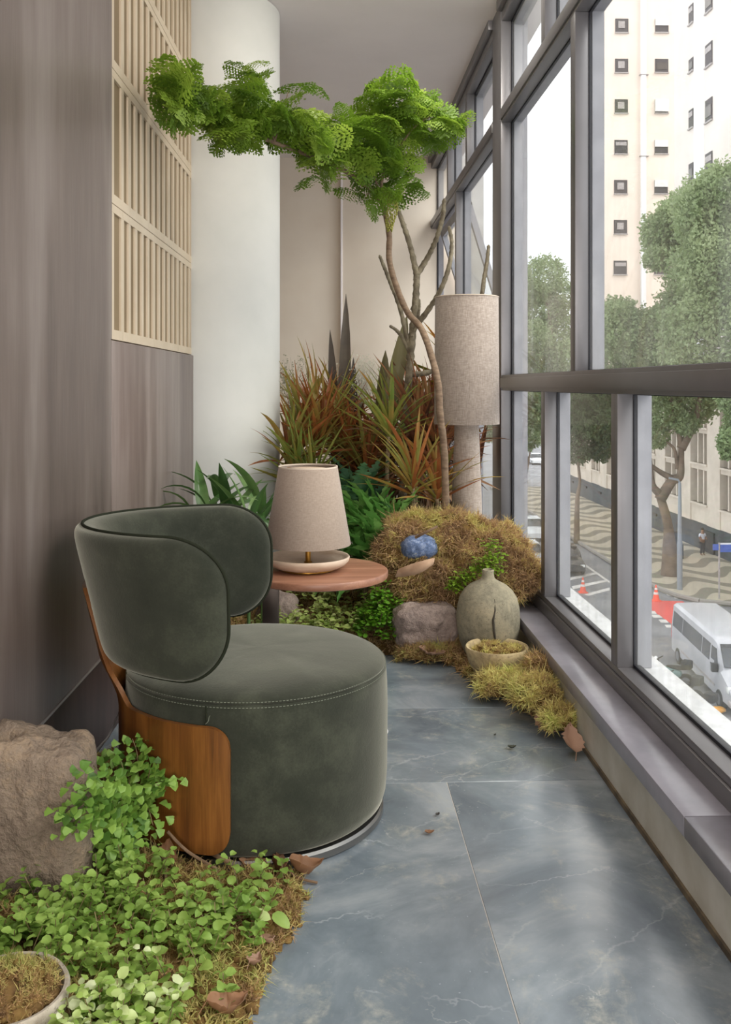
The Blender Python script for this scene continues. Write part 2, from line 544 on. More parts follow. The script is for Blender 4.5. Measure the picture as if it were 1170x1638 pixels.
# ---- slatted screen above the left panel
scr = thing('slatted_screen', 'cream slatted timber screen in stacked rows on the left wall, above the lower brown panel', 'screen', (LX(3.3), 3.3, 1.37))
rows_z = [1.37, 1.849, 2.325, 2.80, 3.275, 3.75]
Y0, Y1 = 3.312, 5.0
pitch = (Y1 - Y0) / 15.3
splits = {1, 6, 11}
for r in range(4):
    z0 = rows_z[r]; z1 = min(rows_z[r + 1], ZC - 0.003)
    top = r == 4
    cuts = [Y0] + [Y0 + pitch * (k + 0.5) for k in ((1, 6, 11) if r % 2 == 0 else (2, 5, 9))] + [Y1]
    ks = {1, 6, 11} if r % 2 == 0 else {2, 5, 9}
    for a, b in zip(cuts[:-1], cuts[1:]):
        mb = MB(); wbox(mb, a + 0.0012, b - 0.0012, -0.010, 0.0, z0 + 0.0015, z0 + 0.036); mb.build('rail', M_cream, scr)
        if z1 < ZC - 0.01:
            mb = MB(); wbox(mb, a + 0.0012, b - 0.0012, -0.010, 0.0, z1 - 0.030, z1 - 0.0015); mb.build('rail', M_cream, scr)
    for k in range(16):
        yc = Y0 + pitch * (k + 0.5)
        h = 0.0185
        if k == 0: yc = Y0 + 0.022
        if k == 15: yc = Y1 - 0.02
        zt = z1 - (0.030 if z1 < ZC - 0.01 else 0.0)
        if k in ks:
            for s in (-1, 1):
                mb = MB(); wbox(mb, yc + (0.0014 if s > 0 else -0.022), yc + (0.022 if s > 0 else -0.0014), -0.0085, -0.0008, z0 + 0.036, zt); mb.build('slat', M_cream, scr)
        else:
            mb = MB(); wbox(mb, yc - h, yc + h, -0.0085, -0.0008, z0 + 0.036, zt); mb.build('slat', M_cream, scr)
mb = MB(); wbox(mb, Y0, Y1, -0.0155, -0.0085, 1.372, ZC - 0.004); mb.build('backing', M_tan, scr)

# ---- parapet, sill and window wall
bb = struct('wall_right')
MB().box(0.85, 1.03, -3.0, 8.65, -0.2, 0.15).build('upstand', M_parapet, bb)
MB().box(0.843, 0.85, -3.0, 8.65, 0.0, 0.016).build('grout_line', pbr('dirty_grout', rgb(112, 98, 76), rgb(70, 62, 52), 14, 0.9), bb)
MB().box(1.03, 1.12, -3.0, 8.75, -3.2, 0.262).build('facade_edge', M_outsill, bb)
sl = struct('trim_1')
for a, b in ((-3.0, -0.2), (-0.2, 2.165), (2.165, 4.9), (4.9, 8.65)):
    MB().box(0.833, 0.975, a + 0.001, b - 0.001, 0.15, 0.2).build('sill_stone', M_sill, sl, bevel=0.003)

def window(name, ya, yb, low, mid, panes_low, hopper=None):
    """one bay of the window wall between two main posts: three rows of glass"""
    W_ = struct(name, (XW, (ya + yb) / 2, 0.2))
    # bottom rail in two steps, transoms, head
    MB().box(0.948, 1.03, ya, yb, 0.2, 0.252).build('bottom_rail', M_frame, W_, bevel=0.003)
    MB().box(XW, 1.03, ya, yb, 0.254, 0.277).build('bottom_rail', M_frame, W_, bevel=0.002)
    MB().box(1.009, 1.03, ya, yb, 0.277, 0.287).build('gasket', M_gasket, W_)
    MB().box(1.03, 1.12, ya, yb, 0.262, 0.275).build('outer_sill', M_outsill, W_)
    for z0, z1 in ((1.181, 1.265), (2.655, 2.740)):
        MB().box(XW, XG0, ya, yb, z0, z1).build('transom', M_frame, W_, bevel=0.002)
        MB().box(XW - 0.008, XW, ya, yb, z0 + 0.014, z1 - 0.016).build('transom_cap', M_frame, W_, bevel=0.002)
        MB().box(XG0, XG1 + 0.004, ya, yb, z0 - 0.004, z1 + 0.004).build('gasket', M_gasket, W_)
        MB().box(XG1 + 0.004, XO, ya, yb, z0, z1).build('outer_bar', M_outer, W_)
    MB().box(XW, XG0, ya, yb, 3.215, ZC).build('head', M_frame, W_, bevel=0.002)
    MB().box(XW - 0.03, XW, ya, yb, 3.265, ZC).build('head_trim', M_frame, W_, bevel=0.003)
    MB().box(XG0, XG1 + 0.004, ya, yb, 3.205, ZC).build('gasket', M_gasket, W_)
    MB().box(XG1 + 0.004, XO + 0.01, ya, yb, 3.19, ZC).build('outer_bar', M_outer, W_)
    def post(y0, y1, z0, z1):
        MB().box(XW, XG0, y0, y1, z0, z1).build('mullion', M_frame, W_, bevel=0.002)
        MB().box(XG0, XG1 + 0.004, y0 - 0.004, y1 + 0.004, z0, z1).build('gasket', M_gasket, W_)
        MB().box(XG1 + 0.004, XO, y0 - 0.006, y1 + 0.006, z0, z1).build('outer_post', M_outer, W_)
    for edge in (ya, yb):
        s = 1 if edge == ya else -1
        for z0, z1 in ((0.277, 1.181), (1.265, 2.655), (2.740, 3.215)):
            a, b = sorted((edge, edge + s * 0.012))
            MB().box(XG0, XG1 + 0.004, a, b, z0, z1).build('gasket', M_gasket, W_)
            a, b = sorted((edge, edge + s * 0.02))
            MB().box(XG1 + 0.004, XO, a, b, z0, z1).build('outer_post', M_outer, W_)
    for rows, z0, z1, gm in ((low, 0.277, 1.181, M_glass_low), (mid, 1.265, 2.655, M_glass), (low, 2.740, 3.215, M_glass)):
        for y in rows: post(y, y + 0.07, z0, z1)
        cuts = [ya] + [y for yy in rows for y in (yy, yy + 0.07)] + [yb]
        for k in range(0, len(cuts), 2):
            if hopper is not None and rows is mid and k == hopper:
                continue
            MB().box(XG0 + 0.002, XG1 - 0.001, cuts[k], cuts[k + 1], z0, z1).build('pane', gm, W_)
    return W_
def main_post(n, y0, y1):
    o = struct('trim_%d' % n, (XW, (y0 + y1) / 2, 0.2))
    MB().box(XW - 0.004, XG0, y0, y1, 0.2, ZC).build('post', M_frame, o, bevel=0.003)
    MB().box(XG0, XG1 + 0.004, y0 - 0.004, y1 + 0.004, 0.2, ZC).build('gasket', M_gasket, o)
    MB().box(XG1 + 0.004, XO + 0.03, y0 - 0.006, y1 + 0.01, 0.2, ZC).build('outer_post', M_outer, o)
main_post(2, 5.125, 5.39)
main_post(3, 1.75, 2.01)
main_post(4, -1.62, -1.36)
window('window_1', 2.01, 5.125, [3.06, 4.10], [3.59], 3)
W2 = window('window_2', 5.39, 8.65, [6.42, 7.44], [6.965], 3, hopper=2)
window('window_3', -1.36, 1.75, [-0.36, 0.68], [0.16], 3)
# the open top-hung sash at the far end of window_2
def tilted(mb, y0, y1, s0, s1, t0, t1, piv=(1.03, 2.62), ang=math.radians(17)):
    ca, sa = math.cos(ang), math.sin(ang)
    def q(y, s, t): return (piv[0] + s * sa + t * ca, y, piv[1] - s * ca + t * sa)
    return mb.hexa([q(y0, s1, t0), q(y0, s1, t1), q(y1, s1, t1), q(y1, s1, t0), q(y0, s0, t0), q(y0, s0, t1), q(y1, s0, t1), q(y1, s0, t0)])
mb = MB()
a, b = 7.05, 8.60
tilted(mb, a, a + 0.06, 0, 1.33, 0, 0.045); tilted(mb, b - 0.06, b, 0, 1.33, 0, 0.045)
tilted(mb, a, b, 0, 0.06, 0, 0.045); tilted(mb, a, b, 1.27, 1.33, 0, 0.045)
mb.build('sash_frame', M_outer, W2)
mb = MB(); tilted(mb, a + 0.06, b - 0.06, 0.06, 1.27, 0.015, 0.022); mb.build('sash_pane', M_glass, W2)
fin = MB().box(1.13, 1.46, 8.75, 8.95, -3.2, 4.4).build('wall_fin', M_concrete); tag(fin, kind='structure')
slab_o = MB().box(1.0, 1.24, -3.0, 8.95, ZC + 0.25, ZC + 0.6).build('wall_slab', M_concrete); tag(slab_o, kind='structure')

# ================================================================ ARMCHAIR
def velvet_material():
    m = NT('green_velvet')
    v = m.coords('Object')
    n1 = m.noise(v, 7.0, 6, 0.62, 0.15)
    n2 = m.noise(v, 160, 3, 0.7)
    f = m.math('ADD', m.math('MULTIPLY', n1, 0.8), m.math('MULTIPLY', n2, 0.2))
    m.color(m.ramp(f, [(0.32, rgb(34, 38, 29)), (0.5, rgb(46, 49, 39)), (0.7, rgb(68, 71, 58))]))
    m.rough(0.85)
    m.b.inputs['Specular IOR Level'].default_value = 0.2
    m.b.inputs['Sheen Weight'].default_value = 0.8
    m.b.inputs['Sheen Roughness'].default_value = 0.45
    m.b.inputs['Sheen Tint'].default_value = rgb(206, 204, 188)
    m.bump(m.math('ADD', m.math('MULTIPLY', n1, 0.6), m.math('MULTIPLY', n2, 0.25)), 0.25, 0.008)
    return m.m
M_velvet = velvet_material()
M_piping = pbr('dark_green_piping', rgb(38, 41, 31), None, rough=0.9, sheen=0.0, spec=0.1)
M_thread = pbr('pale_green_thread', rgb(120, 124, 108), None, rough=0.8)
def wood_material(name, a, b, c, scale=1.0, rough=0.38, axis='Z', coat=0.15):
    m = NT(name)
    st = {'Z': (9, 9, 0.7), 'X': (0.7, 9, 9), 'Y': (9, 0.7, 9)}[axis]
    v = m.coords('Object', tuple(s * scale for s in st))
    n1 = m.noise(v, 3.0, 6, 0.6, 0.5)
    v2 = m.coords('Object', tuple(s * scale * (9 if s > 1 else 3) for s in st))
    n2 = m.noise(v2, 4.0, 3, 0.6)
    f = m.math('ADD', m.math('MULTIPLY', n1, 0.72), m.math('MULTIPLY', n2, 0.28))
    m.color(m.ramp(f, [(0.3, a), (0.5, b), (0.7, c)]))
    m.rough(rough)
    m.b.inputs['Coat Weight'].default_value = coat
    m.b.inputs['Coat Roughness'].default_value = 0.3
    m.bump(n2, 0.08, 0.001)
    return m.m
M_walnut = wood_material('chair_walnut', rgb(84, 48, 19), rgb(118, 72, 29), rgb(146, 95, 43))
M_tabletop = wood_material('table_walnut', rgb(126, 84, 64), rgb(152, 106, 82), rgb(176, 130, 104), 0.8, 0.42, 'X', 0.05)
M_bronze = pbr('bronze_metal', rgb(104, 94, 86), rgb(92, 82, 76), 4, 0.42, metal=0.7)
M_steel = pbr('brushed_steel', rgb(120, 119, 116), None, rough=0.35, metal=0.9)

CX, CY = -0.20, 2.69
chair = thing('swivel_armchair', 'dark green velvet tub armchair with wrap-around walnut back shell on a steel ring base', 'armchair', (CX, CY, 0), math.radians(-4))
def cb(mb, name, mat, smooth=None, parent=None, **k):
    return mb.build(name, mat, parent or chair, smooth=smooth, world=False, **k)
cb(MB().lathe([(0, 0.0), (0.352, 0.0), (0.358, 0.006), (0.358, 0.022), (0.352, 0.028), (0, 0.028)], 96), 'base_ring', M_steel, 40)
drum = []
for r, z in [(0.0, 0.03), (0.325, 0.03), (0.345, 0.034), (0.357, 0.045), (0.364, 0.07), (0.368, 0.12), (0.3705, 0.2), (0.371, 0.3), (0.369, 0.36), (0.366, 0.40), (0.3625, 0.417), (0.358, 0.4195), (0.3, 0.4195), (0, 0.4195)]:
    drum.append((r, z))
mb = MB().lathe(drum, 128)
V2 = []
for p in mb.v:      # slight upholstery waves
    a = math.atan2(p[1], p[0]); r = math.hypot(p[0], p[1])
    k = 1 + 0.006 * mnoise.noise(Vector((math.cos(a) * 2, math.sin(a) * 2, p[2] * 6))) if r > 0.3 else 1
    V2.append((p[0] * k, p[1] * k, p[2]))
mb.v = V2
cb(mb, 'seat_drum', M_velvet, 60)
prof = [(0.3585, 0.4195), (0.3635, 0.4215), (0.363, 0.426), (0.356, 0.4335), (0.34, 0.442), (0.31, 0.4505), (0.26, 0.457), (0.19, 0.4615), (0.11, 0.463), (0.05, 0.4625), (0.0, 0.462)]
mb = MB().lathe(prof, 128)
mb.v = [(p[0], p[1], p[2] + (0.005 * mnoise.fractal(Vector((p[0] * 6, p[1] * 6, 0.3)), 1, 2, 3) * min(1, (0.36 - math.hypot(p[0], p[1])) / 0.12))) for p in mb.v]
cb(mb, 'seat_cushion', M_velvet, 180)
mb = MB()
N = 250
for i in range(N):
    for rr, zz in ((0.3655, 0.4125), (0.3655, 0.4255)):
        a0 = 2 * PI * i / N; a1 = a0 + 2 * PI / N * 0.6
        r_ = rr + (0.0008 if zz < 0.42 else -0.0008)
        mb.tube([(r_ * math.cos(a), r_ * math.sin(a), zz) for a in (a0, a1)], 0.0009, 4)
st = cb(mb, 'stitching', M_thread); st['kind'] = 'stuff'
a = math.radians(-102)
mb = MB().tube([(0.3695 * math.cos(a), 0.3695 * math.sin(a), 0.415 - 0.09 * k / 8) for k in range(9)], 0.0022, 5)
cb(mb, 'side_seam', M_piping)
mb = MB().tube(smoothpath([(0.373 * math.cos(a + d), 0.373 * math.sin(a + d), z) for d, z in ((0.0, 0.372), (0.02, 0.380), (0.024, 0.388), (0.032, 0.394))], 4), 0.0008, 4)
cb(mb, 'loose_thread', M_thread)

PHM = math.radians(88); LH = 0.64; HH = 0.178; RC = 0.135; ZM = 0.648
def back_pt(aa, ww, off):
    ph = aa / LH * PHM
    z = ZM + ww - 0.012 * (aa / LH)
    A = 0.395 + 0.26 * (z - 0.47); B = 0.392 + 0.05 * (z - 0.47)
    p = Vector((-A * math.cos(ph), B * math.sin(ph), z))
    n = Vector((-math.cos(ph) / A, math.sin(ph) / B, -0.1)).normalized()
    return p + n * off
def rim_pt(th):
    # rounded rectangle boundary with even arc steps
    per = [2 * (LH - RC), PI / 2 * RC, 2 * (HH - RC), PI / 2 * RC] * 2
    tot = sum(per); s = th * tot
    x, y = -(LH - RC), -HH
    cs = [(LH - RC, -HH + RC, -PI / 2), (LH - RC, HH - RC, 0), (-(LH - RC), HH - RC, PI / 2), (-(LH - RC), -HH + RC, PI)]
    segs = [((-(LH - RC), -HH), (LH - RC, -HH)), 0, ((LH, -HH + RC), (LH, HH - RC)), 1, ((LH - RC, HH), (-(LH - RC), HH)), 2, ((-LH, HH - RC), (-LH, -HH + RC)), 3]
    for k in range(8):
        if s <= per[k] or k == 7:
            q = s / per[k] if per[k] > 0 else 0
            if k % 2 == 0:
                p0, p1 = segs[k]; return (p0[0] + (p1[0] - p0[0]) * q, p0[1] + (p1[1] - p0[1]) * q)
            c = cs[segs[k]]; an = c[2] + q * PI / 2
            return (c[0] + RC * math.cos(an), c[1] + RC * math.sin(an))
        s -= per[k]
NT_, NR_ = 160, 18
def pad(tmax, sign, nexp):
    mb = MB(); vs = []; fs = []
    for k in range(NR_ + 1):
        r = 1 - (1 - k / NR_) ** 1.7 if k < NR_ else 1.0
        for j in range(NT_):
            x, y = rim_pt(j / NT_)
            th = tmax * max(0.0, 1 - r ** nexp) ** 0.5
            vs.append(back_pt(x * r, y * r, sign * th))
    for k in range(NR_):
        for j in range(NT_):
            j2 = (j + 1) % NT_
            q = (k * NT_ + j, k * NT_ + j2, (k + 1) * NT_ + j2, (k + 1) * NT_ + j)
            fs.append(q if sign < 0 else tuple(reversed(q)))
    return mb.add(vs, fs)
cb(pad(0.030, 1, 12), 'backrest_shell', M_velvet, 180)
cb(pad(0.050, -1, 9), 'backrest_pad', M_velvet, 180)
cb(MB().tube([back_pt(rim_pt(j / 200)[0] * 1.003, rim_pt(j / 200)[1] * 1.006, 0.0) for j in range(200)], 0.0045, 8, closed=True), 'piping', M_piping, 180)

def shell_top(ph):
    t = abs(math.degrees(ph))
    return 0.655 - (0.655 - 0.368) * sstep(17, 37, t)
rows, nr = [], []
NPH = 90
PE = math.radians(88)
for i in range(NPH + 1):
    s = -1 + 2 * i / NPH
    # cluster columns near the ends for the round corners
    s = math.copysign(1 - (1 - abs(s)) ** 1.35, s)
    ph = s * PE
    e = (1 - abs(s)) * PE * 0.385; rc = 0.055
    k = rc - math.sqrt(max(0, rc * rc - (rc - e) ** 2)) if e < rc else 0.0
    zt = shell_top(ph) - k; zb = 0.055 + k
    r_, n_ = [], []
    for j in range(22):
        z = zb + (zt - zb) * j / 21
        if z < 0.34: A = 0.386
        else:
            q = sstep(0.34, 0.47, z)
            A = 0.386 * (1 - q) + q * (0.395 + 0.26 * (z - 0.47) + 0.0475)
        B = 0.386
        r_.append(Vector((-A * math.cos(ph), B * math.sin(ph), z)))
        n_.append(Vector((-math.cos(ph), math.sin(ph), 0)))
    rows.append(r_); nr.append(n_)
cb(MB().shell(rows, nr, 0.013), 'walnut_shell', M_walnut, 40, bevel=0.0)

# ================================================================ SIDE TABLE
tx, ty = P(509, 912, 3.6).x, 3.62
table = thing('side_table', 'round walnut side table with a bronze side post behind the green armchair', 'side table', (tx, ty, 0))
MB().lathe([(0, 0.47), (0.262, 0.47), (0.268, 0.473), (0.27, 0.478), (0.27, 0.494), (0.268, 0.498), (0.264, 0.5), (0, 0.5)], 96, (tx, ty, 0)).build('tabletop', M_tabletop, table, smooth=40)
px_ = P(434, 950, 3.6).x
MB().box(px_ - 0.034, px_ + 0.03, ty - 0.012, ty + 0.014, 0.012, 0.47).build('post', M_bronze, table, bevel=0.003)
MB().box(px_ - 0.03, px_ + 0.32, ty - 0.015, ty + 0.015, 0.456, 0.4695).build('bracket', M_bronze, table, bevel=0.002)
MB().lathe([(0, 0.001), (0.15, 0.001), (0.15, 0.012), (0, 0.012)], 64, (px_ + 0.11, ty, 0)).build('base_plate', M_bronze, table, smooth=40)

# ================================================================ TABLE LAMP
def linen(name, a, b, wscale=420, sheen=0.2):
    m = NT(name)
    v = m.coords('Object', (1, 1, 0.12)); n1 = m.noise(v, wscale, 2, 0.6)
    v2 = m.coords('Object', (0.16, 0.16, 1)); n2 = m.noise(v2, wscale, 2, 0.6)
    v3 = m.coords('Object'); n3 = m.noise(v3, 5, 4)
    f = m.math('ADD', m.math('MULTIPLY', m.math('ADD', n1, n2), 0.42), m.math('MULTIPLY', n3, 0.16))
    m.color(m.ramp(f, [(0.38, a), (0.62, b)]))
    m.rough(0.9)
    m.b.inputs['Sheen Weight'].default_value = sheen
    m.bump(m.math('ADD', n1, n2), 0.25, 0.0015)
    tr = m.n('ShaderNodeBsdfTranslucent'); tr.inputs['Color'].default_value = b
    mx = m.n('ShaderNodeMixShader'); mx.inputs[0].default_value = 0.12
    m.l(m.b.outputs[0], mx.inputs[1]); m.l(tr.outputs[0], mx.inputs[2]); m.l(mx.outputs[0], m.out.inputs['Surface'])
    return m.m
M_shade = linen('table_lamp_linen', rgb(156, 139, 124), rgb(178, 160, 144))
M_linen = linen('floor_lamp_linen', rgb(146, 132, 120), rgb(190, 176, 164), 260)
M_trav = pbr('travertine', rgb(212, 192, 170), rgb(190, 166, 142), 9, 0.55, bump=0.1, bscale=60, stretch=(1, 1, 4))
M_brass = pbr('brass', rgb(176, 130, 60), rgb(160, 116, 50), 6, 0.35, metal=0.85)
M_inner = pbr('shade_lining', rgb(206, 190, 172), None, rough=0.8)
lp = P(493, 905, 3.6)
lx, ly = lp.x, ty
lamp = thing('table_lamp', 'table lamp with tapered taupe linen shade and stone dish base on the walnut side table', 'table lamp', (lx, ly, 0.5))
MB().lathe([(0, 0.5), (0.102, 0.5), (0.106, 0.503), (0.106, 0.508), (0, 0.508)], 64, (lx, ly, 0)).build('brass_foot', M_brass, lamp, smooth=40)
MB().lathe([(0, 0.508), (0.108, 0.508), (0.126, 0.512), (0.145, 0.522), (0.157, 0.535), (0.161, 0.548), (0.158, 0.5525), (0.152, 0.552), (0.146, 0.543), (0.136, 0.535), (0.12, 0.530), (0.06, 0.527), (0, 0.526)], 96, (lx, ly, 0)).build('dish_base', M_trav, lamp, smooth=60)
MB().lathe([(0, 0.526), (0.016, 0.526), (0.016, 0.531), (0.0105, 0.533), (0.0105, 0.82), (0, 0.82)], 24, (lx, ly, 0)).build('stem', M_brass, lamp, smooth=40)
def shade(mb, rb, zb, rt, zt, th, c):
    return mb.lathe([(rb - th, zb + 0.001), (rb - 0.0005, zb), (rb, zb + 0.001), (rt, zt - 0.001), (rt - 0.0005, zt), (rt - th, zt - 0.001), (rb - th, zb + 0.001)], 96, c)
sh = shade(MB(), 0.165, 0.597, 0.1135, 0.897, 0.003, (lx, ly, 0)).build('lamp_shade', M_shade, lamp, smooth=50)
MB().lathe([(0.1128, 0.893), (0.1142, 0.893), (0.1142, 0.8985), (0.1092, 0.8985), (0.1092, 0.893)], 96, (lx, ly, 0)).build('rim_trim', M_inner, sh, smooth=40)
MB().lathe([(0, 0.884), (0.072, 0.884), (0.075, 0.887), (0.072, 0.889), (0, 0.889)], 64, (lx, ly, 0)).build('top_disc', M_trav, lamp, smooth=40)
mb = MB()
for k in range(3):
    a_ = k * 2 * PI / 3 + 0.3
    mb.tube([(lx, ly, 0.882), (lx + 0.112 * math.cos(a_), ly + 0.112 * math.sin(a_), 0.886)], 0.0016, 5)
mb.build('spider', M_brass, lamp)

# ================================================================ FLOOR LAMP
fp = P(747, 700, 4.87)
fx, fy = fp.x, fp.y
flamp = thing('floor_lamp', 'tall floor lamp wholly wrapped in oatmeal linen with a drum shade, by the window post', 'floor lamp', (fx, fy, 0))
MB().lathe([(0, 0), (0.100, 0), (0.103, 0.004), (0.082, 0.50), (0.063, 1.0), (0.06, 1.16), (0, 1.17)], 64, (fx, fy, 0)).build('column_base', M_linen, flamp, smooth=50)
sh2 = shade(MB(), 0.169, 1.008, 0.164, 1.665, 0.004, (fx, fy, 0)).build('lamp_shade', M_linen, flamp, smooth=50)
MB().tube([(fx + 0.1645 * math.cos(k / 96 * 2 * PI), fy + 0.1645 * math.sin(k / 96 * 2 * PI), 1.665) for k in range(96)], 0.0028, 6, closed=True).build('rim_tape', M_inner, sh2)
mb = MB()
for k in range(3):
    a_ = k * 2 * PI / 3 + 0.5
    mb.tube([(fx, fy, 1.165), (fx + 0.166 * math.cos(a_), fy + 0.166 * math.sin(a_), 1.165)], 0.0025, 5)
mb.build('spider', M_steel, flamp)

# ================================================================ POTS, ROCKS
def stoneware(name, a, b, c, sc=9, pit=0.5, bd=0.004):
    m = NT(name)
    v = m.coords('Object')
    n1 = m.noise(v, sc, 6, 0.65, 0.5)
    n2 = m.noise(v, 70, 4, 0.6)
    f = m.math('ADD', m.math('MULTIPLY', n1, 0.7), m.math('MULTIPLY', n2, 0.3))
    col = m.ramp(f, [(0.33, a), (0.5, b), (0.66, c)])
    pits = m.ramp(m.noise(v, 110, 2), [(0.3, (1, 1, 1, 1)), (0.38, (0, 0, 0, 1))])
    m.color(m.mix(m.math('MULTIPLY', pits, pit), col, rgb(70, 62, 50)))
    m.rough(0.9)
    m.bump(n2 if bd < 0.006 else m.math('ADD', n2, m.noise(v, 28, 5, 0.7)), 0.5 if bd < 0.006 else 0.9, bd)
    return m.m
M_vase = stoneware('weathered_stoneware', rgb(98, 92, 78), rgb(136, 129, 108), rgb(160, 148, 122))
M_bowl = stoneware('sandy_stoneware', rgb(128, 112, 84), rgb(178, 158, 118), rgb(196, 178, 138))
M_rockpink = stoneware('pinkish_rock', rgb(112, 98, 92), rgb(156, 138, 128), rgb(182, 164, 152), 7, 0.15, 0.016)
M_rockbig = stoneware('brown_flat_rock', rgb(96, 82, 68), rgb(128, 112, 96), rgb(152, 130, 104), 5, 0.12, 0.012)
M_bluestone = stoneware('blue_speckled_stone', rgb(62, 76, 104), rgb(96, 114, 148), rgb(160, 172, 196), 40)
M_trough = stoneware('grey_stone_trough', rgb(136, 126, 110), rgb(170, 160, 144), rgb(190, 180, 164), 8)

vp = P(781, 980, 4.02)
vase = thing('stone_vase', 'round weathered stoneware bottle vase with a narrow neck and dark cracks, by the sill', 'vase', (vp.x, vp.y, 0.055))
prof = [(0, 0), (0.085, 0), (0.1, 0.012), (0.122, 0.06), (0.133, 0.115), (0.136, 0.165), (0.133, 0.205), (0.123, 0.245), (0.105, 0.275), (0.08, 0.298), (0.05, 0.314), (0.034, 0.322), (0.027, 0.332), (0.0245, 0.35), (0.0255, 0.362), (0.022, 0.365), (0.018, 0.362), (0.017, 0.33), (0.03, 0.30), (0, 0.29)]
mb = MB().lathe(prof, 72, (vp.x, vp.y, 0.055))
mb.v = [(vp.x + (p[0] - vp.x) * (1 + 0.025 * mnoise.noise(Vector(p) * 9)), vp.y + (p[1] - vp.y) * (1 + 0.025 * mnoise.noise(Vector(p) * 9)), p[2]) for p in mb.v]
mb.build('body', M_vase, vase, smooth=60)
M_crack = pbr('dark_crack', rgb(78, 72, 62), rgb(60, 54, 46), 30, 0.95)
mb = MB()
pts = []
for k, (r_, z_) in enumerate([(0.118, 0.03), (0.1285, 0.08), (0.1355, 0.13), (0.1365, 0.18), (0.131, 0.22), (0.114, 0.263)]):
    a_ = math.radians(-88 + 3 * math.sin(k * 1.7)) 
    pts.append((vp.x + r_ * 1.0 * math.cos(a_), vp.y + r_ * math.sin(a_), 0.055 + z_))
mb.tube(pts, [0.001, 0.0035, 0.0055, 0.005, 0.003, 0.001], 6)
mb.build('crack', M_crack, vase, smooth=60)

bp = P(797, 1035, 3.80)
bx, by = bp.x - 0.004, bp.y
bowl = thing('stone_bowl', 'sandy stone bowl filled with yellow-green moss, in front of the bottle vase', 'bowl', (bx, by, 0.03))
mb = MB().lathe([(0, 0), (0.062, 0), (0.075, 0.006), (0.098, 0.03), (0.116, 0.062), (0.126, 0.1), (0.1285, 0.118), (0.125, 0.124), (0.117, 0.122), (0.112, 0.108), (0.1, 0.08), (0, 0.078)], 72, (bx, by, 0.03))
mb.v = [(bx + (p[0] - bx) * (1 + 0.03 * mnoise.noise(Vector(p) * 10)), by + (p[1] - by) * (1 + 0.03 * mnoise.noise(Vector(p) * 10)), p[2] + 0.003 * mnoise.noise(Vector(p) * 7)) for p in mb.v]
mb.build('body', M_bowl, bowl, smooth=60)

qp = P(8, 1612, 1.70)
qx, qy = qp.x, qp.y
trough = thing('stone_trough', 'grey stone trough planted with golden moss, cut by the lower left corner', 'planter', (qx, qy, 0.0))
mb = MB().lathe([(0, 0), (0.075, 0), (0.09, 0.01), (0.105, 0.06), (0.113, 0.10), (0.1135, 0.112), (0.110, 0.117), (0.104, 0.116), (0.099, 0.10), (0, 0.095)], 64, (qx, qy, 0.0))
mb.v = [(qx + (p[0] - qx) * (1 + 0.04 * mnoise.noise(Vector(p) * 9)), qy + (p[1] - qy) * (1 + 0.04 * mnoise.noise(Vector(p) * 9)), p[2]) for p in mb.v]
mb.build('body', M_trough, trough, smooth=60)

def rock(name, label, mat, c, r, **k):
    o = MB().blob(c, r, **k).build(name, mat, None, smooth=180)
    return tag(o, label, 'rock')
# big upright slab at the left edge
rk = rock('standing_rock', 'large upright brown rock against the left wall at the photo edge', M_rockbig, (-0.667, 2.21, 0.19), (0.118, 0.10, 0.205), sub=5, amp=0.11, freq=1.7, power=5.5, seed=3)
for v in rk.data.vertices:
    v.co.z += 0.04 * (-v.co.x / 0.118) * max(0, v.co.z - 0.2) / 0.2 * 0.5
pk = P(681, 985, 4.2)
rock('pink_boulder', 'rough pinkish grey boulder left of the bottle vase', M_rockpink, (pk.x, pk.y, 0.135), (0.142, 0.10, 0.10), sub=5, amp=0.16, freq=1.5, power=3.4, seed=8)
gk = P(452, 975, 4.5)
rock('grey_boulder', 'grey boulder half hidden behind the side table post', M_rockpink, (gk.x - 0.02, gk.y, 0.12), (0.10, 0.09, 0.10), sub=4, amp=0.2, freq=1.6, power=2.6, seed=12)

# ================================================================ MOSS AND LITTER
def moss_material(name, stops, sc=7.0, bump=False):
    m = NT(name)
    v = m.coords('Position')
    n1 = m.noise(v, sc, 4, 0.6, 0.4); n2 = m.noise(v, sc * 9, 3, 0.7)
    f = m.math('ADD', m.math('MULTIPLY', n1, 0.55), m.math('MULTIPLY', n2, 0.45))
    f = m.math('ADD', m.math('MULTIPLY', m.math('SUBTRACT', f, 0.5), 1.9), 0.5, True)
    c = m.ramp(f, stops)
    m.color(c)
    m.rough(0.8)
    m.b.inputs['Specular IOR Level'].default_value = 0.15
    if bump: m.bump(n2, 0.8, 0.01)
    tr = m.n('ShaderNodeBsdfTranslucent'); m.l(c, tr.inputs['Color'])
    mx = m.n('ShaderNodeMixShader'); mx.inputs[0].default_value = 0.3
    m.l(m.b.outputs[0], mx.inputs[1]); m.l(tr.outputs[0], mx.inputs[2]); m.l(mx.outputs[0], m.out.inputs['Surface'])
    return m.m
OLIVE = [(0.33, rgb(140, 112, 82)), (0.43, rgb(184, 150, 106)), (0.5, rgb(178, 162, 102)), (0.58, rgb(204, 190, 122)), (0.68, rgb(166, 172, 96))]
RUST = [(0.33, rgb(142, 114, 86)), (0.43, rgb(184, 150, 112)), (0.52, rgb(204, 174, 126)), (0.6, rgb(206, 186, 118)), (0.7, rgb(214, 206, 128))]
BRIGHT = [(0.35, rgb(176, 148, 104)), (0.45, rgb(208, 190, 118)), (0.55, rgb(226, 216, 142)), (0.68, rgb(204, 208, 118))]
M_mossbase = pbr('brown_moss_felt', rgb(92, 70, 46), rgb(132, 106, 62), 22, 0.95, kind='Position', spec=0.1)
M_mossA = moss_material('olive_moss', OLIVE)
